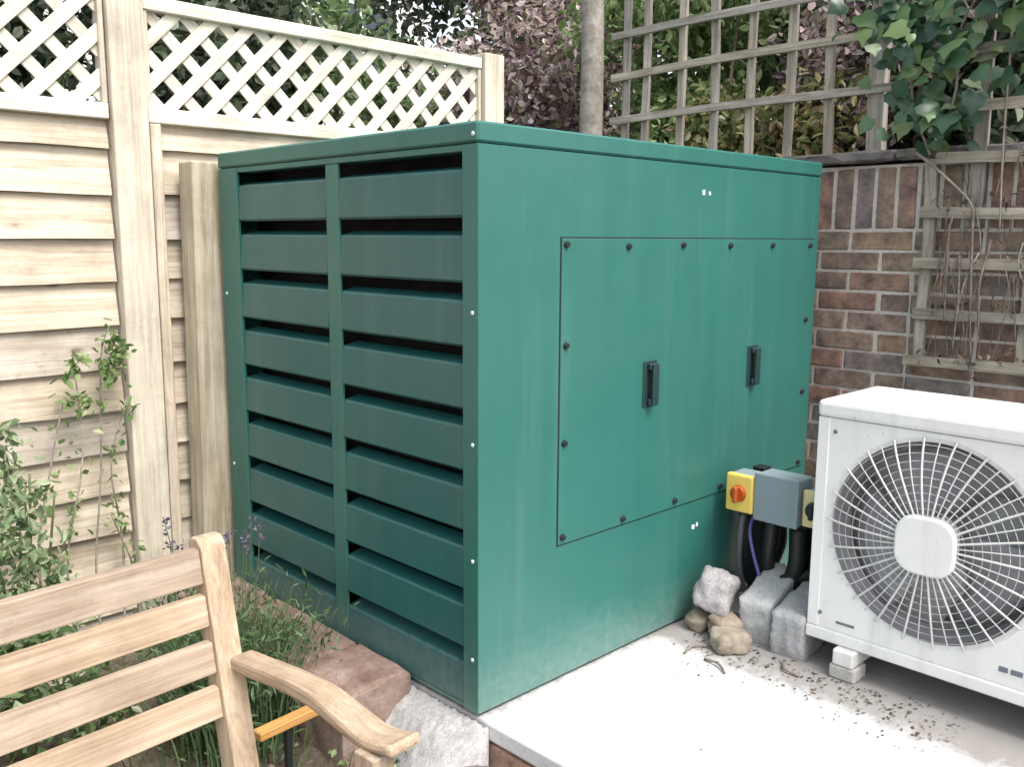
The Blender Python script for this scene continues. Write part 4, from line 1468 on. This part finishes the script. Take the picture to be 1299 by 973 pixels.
for _ in range(64):
    y = rnd.uniform(-0.62, -0.31)
    z1 = rnd.choice((1.40, 1.23, 1.067, 1.067, 0.905)) + rnd.uniform(-.03, .08)
    h = rnd.uniform(0.12, 0.34)
    dy = rnd.gauss(0, 0.035)
    x = rnd.uniform(1.705, 1.785)
    stem_part(iv, [(x, y, z1), (x + rnd.uniform(-.012, .012), y + dy * 0.4 + rnd.gauss(0, .01), z1 - h * 0.5), (x, y + dy, max(0.74, z1 - h))],
              rnd.uniform(0.0012, 0.0028), 0.0010, rnd.choice((M_vine, M_bark, M_bark)), 'dry_stem', 5, 3)
dl_ = []
for _ in range(170):
    dl_.append((rnd.uniform(1.70, 1.78), rnd.uniform(-0.64, -0.30), rnd.choice((1.40, 1.235, 1.07, 0.905, 0.75)) + abs(rnd.gauss(0.01, 0.035))))
foliage_part('dead_leaves', iv, dl_, 0.022, L_litter)


# ---- shrubs and small trees beyond the fence and wall
def shrub(loc, centres, radii, n, size, mat, label, cat='shrub', trunk=True, aspect=0.55):
    p = plant('background_shrub', loc, label, cat, 'shrubs beyond the fence and wall')
    for c in centres[:14]:
        stem_part(p, [loc, ((loc[0] + c[0]) / 2 + rnd.uniform(-.08, .08), (loc[1] + c[1]) / 2, loc[2] * 0.45 + c[2] * 0.55), tuple(c)], 0.022, 0.005, M_bark, 'trunk', 6)
    foliage_part('crown', p, clump_points(centres, radii, n), size, mat, aspect=aspect)
    return p


def blob_cluster(x0, x1, y0, y1, z0, z1, k, r):
    cs, rs = [], []
    for _ in range(k):
        cs.append((rnd.uniform(x0, x1), rnd.uniform(y0, y1), rnd.uniform(z0, z1)))
        q = r * rnd.uniform(0.7, 1.3)
        rs.append((q, q, q * rnd.uniform(0.7, 1.1)))
    return cs, rs


c, r_ = blob_cluster(2.5, 3.5, 2.1, 3.2, 1.2, 2.9, 26, 0.30)
shrub((3.0, 2.6, -0.35), c, r_, 20000, 0.052, L_pink, 'plum and pink leaved shrub between the fence end and round post')
c, r_ = blob_cluster(2.3, 2.8, 0.95, 1.75, 1.1, 2.6, 18, 0.22)
shrub((2.55, 1.3, -0.35), c, r_, 11000, 0.05, L_bright, 'fresh green shrub just right of the round post')
c, r_ = blob_cluster(2.25, 2.6, 0.35, 1.0, 1.2, 1.75, 12, 0.18)
shrub((2.4, 0.6, -0.35), c, r_, 5000, 0.045, L_autumn, 'yellowing shrub low behind the wall trellis')
c, r_ = blob_cluster(2.4, 3.0, -0.2, 0.6, 1.3, 2.7, 18, 0.24)
shrub((2.7, 0.2, -0.35), c, r_, 11000, 0.048, L_pink, 'bronze and green shrub behind the middle of the trellis')
c, r_ = blob_cluster(2.15, 2.9, -1.3, 0.0, 1.2, 2.7, 24, 0.26)
shrub((2.5, -0.6, -0.35), c, r_, 13000, 0.06, L_dark, 'dark evergreen shrub behind the ivy covered trellis')
c, r_ = blob_cluster(3.6, 4.6, 0.0, 2.2, 1.0, 3.6, 30, 0.42)
shrub((4.1, 1.1, -0.35), c, r_, 15000, 0.09, L_green, 'tall green tree standing behind the trellis shrubs', 'tree')
c, r_ = blob_cluster(-0.6, 0.9, 2.3, 3.0, 1.0, 2.2, 22, 0.27)
shrub((0.2, 2.6, -0.35), c, r_, 10000, 0.065, L_dark, 'dark green shrub behind the middle of the lattice')
c, r_ = blob_cluster(1.0, 2.3, 2.4, 3.3, 0.9, 2.25, 22, 0.27)
shrub((1.6, 2.8, -0.35), c, r_, 7000, 0.065, L_green, 'green shrub behind the far end of the lattice')
c, r_ = blob_cluster(-2.2, -0.6, 2.2, 3.1, 1.0, 2.5, 22, 0.28)
shrub((-1.3, 2.6, -0.35), c, r_, 10000, 0.065, L_dark, 'dark shrub behind the left lattice panel')

c, r_ = blob_cluster(3.8, 5.4, 3.2, 5.2, 1.0, 4.0, 26, 0.50)
shrub((4.6, 4.2, -0.35), c, r_, 13000, 0.10, L_dark, 'tall dark tree far behind the plum leaved shrub', 'tree')
c, r_ = blob_cluster(3.0, 4.2, -1.8, 0.2, 1.0, 3.4, 24, 0.42)
shrub((3.6, -0.8, -0.35), c, r_, 12000, 0.09, L_green, 'green tree standing far behind the ivy trellis', 'tree')
c, r_ = blob_cluster(-1.8, 1.6, 3.6, 4.8, 0.8, 2.7, 26, 0.42)
shrub((-0.2, 4.2, -0.35), c, r_, 7000, 0.09, L_green, 'broad green tree far behind the left lattice', 'tree')

# ---- pale neighbouring house
hs_ = empty('house', (4.0, 9.0, -0.35), 0, 'pale rendered house glimpsed above the lattice fence', 'house')
box('wall', (-6.5, 0.0, 0.0), (3.2, 5.0, 5.4), M_render, hs_, 0.0)
for i, (x0, z0, w, h) in enumerate(((-5.2, 3.2, 1.1, 1.3), (-0.2, 3.2, 1.1, 1.3), (1.5, 3.2, 1.1, 1.3), (-5.2, 0.9, 1.3, 1.4), (-1.2, 0.9, 1.6, 1.4))):
    wv = box('window', (x0, -0.03, z0), (x0 + w, 0.02, z0 + h), M_glass, hs_, 0.0)
    for (a, b) in (((-w / 2 - 0.05, -0.045, -h / 2 - 0.05), (w / 2 + 0.05, 0.01, -h / 2)), ((-w / 2 - 0.05, -0.045, h / 2), (w / 2 + 0.05, 0.01, h / 2 + 0.05)),
                   ((-w / 2 - 0.05, -0.045, -h / 2), (-w / 2, 0.01, h / 2)), ((w / 2, -0.045, -h / 2), (w / 2 + 0.05, 0.01, h / 2)), ((-0.03, -0.045, -h / 2), (0.03, 0.01, h / 2))):
        box('frame', a, b, M_label, wv, 0.0)
bm = bmesh.new()
va = [bm.verts.new(v) for v in ((-6.8, -0.4, 5.4), (3.5, -0.4, 5.4), (3.5, 5.4, 5.4), (-6.8, 5.4, 5.4), (-6.8, 2.5, 7.4), (3.5, 2.5, 7.4))]
for f in ((0, 1, 5, 4), (2, 3, 4, 5), (0, 4, 3), (1, 2, 5), (3, 2, 1, 0)):
    bm.faces.new([va[i] for i in f])
obj('roof', to_mesh(bm, 'roof'), M_roof, hs_)
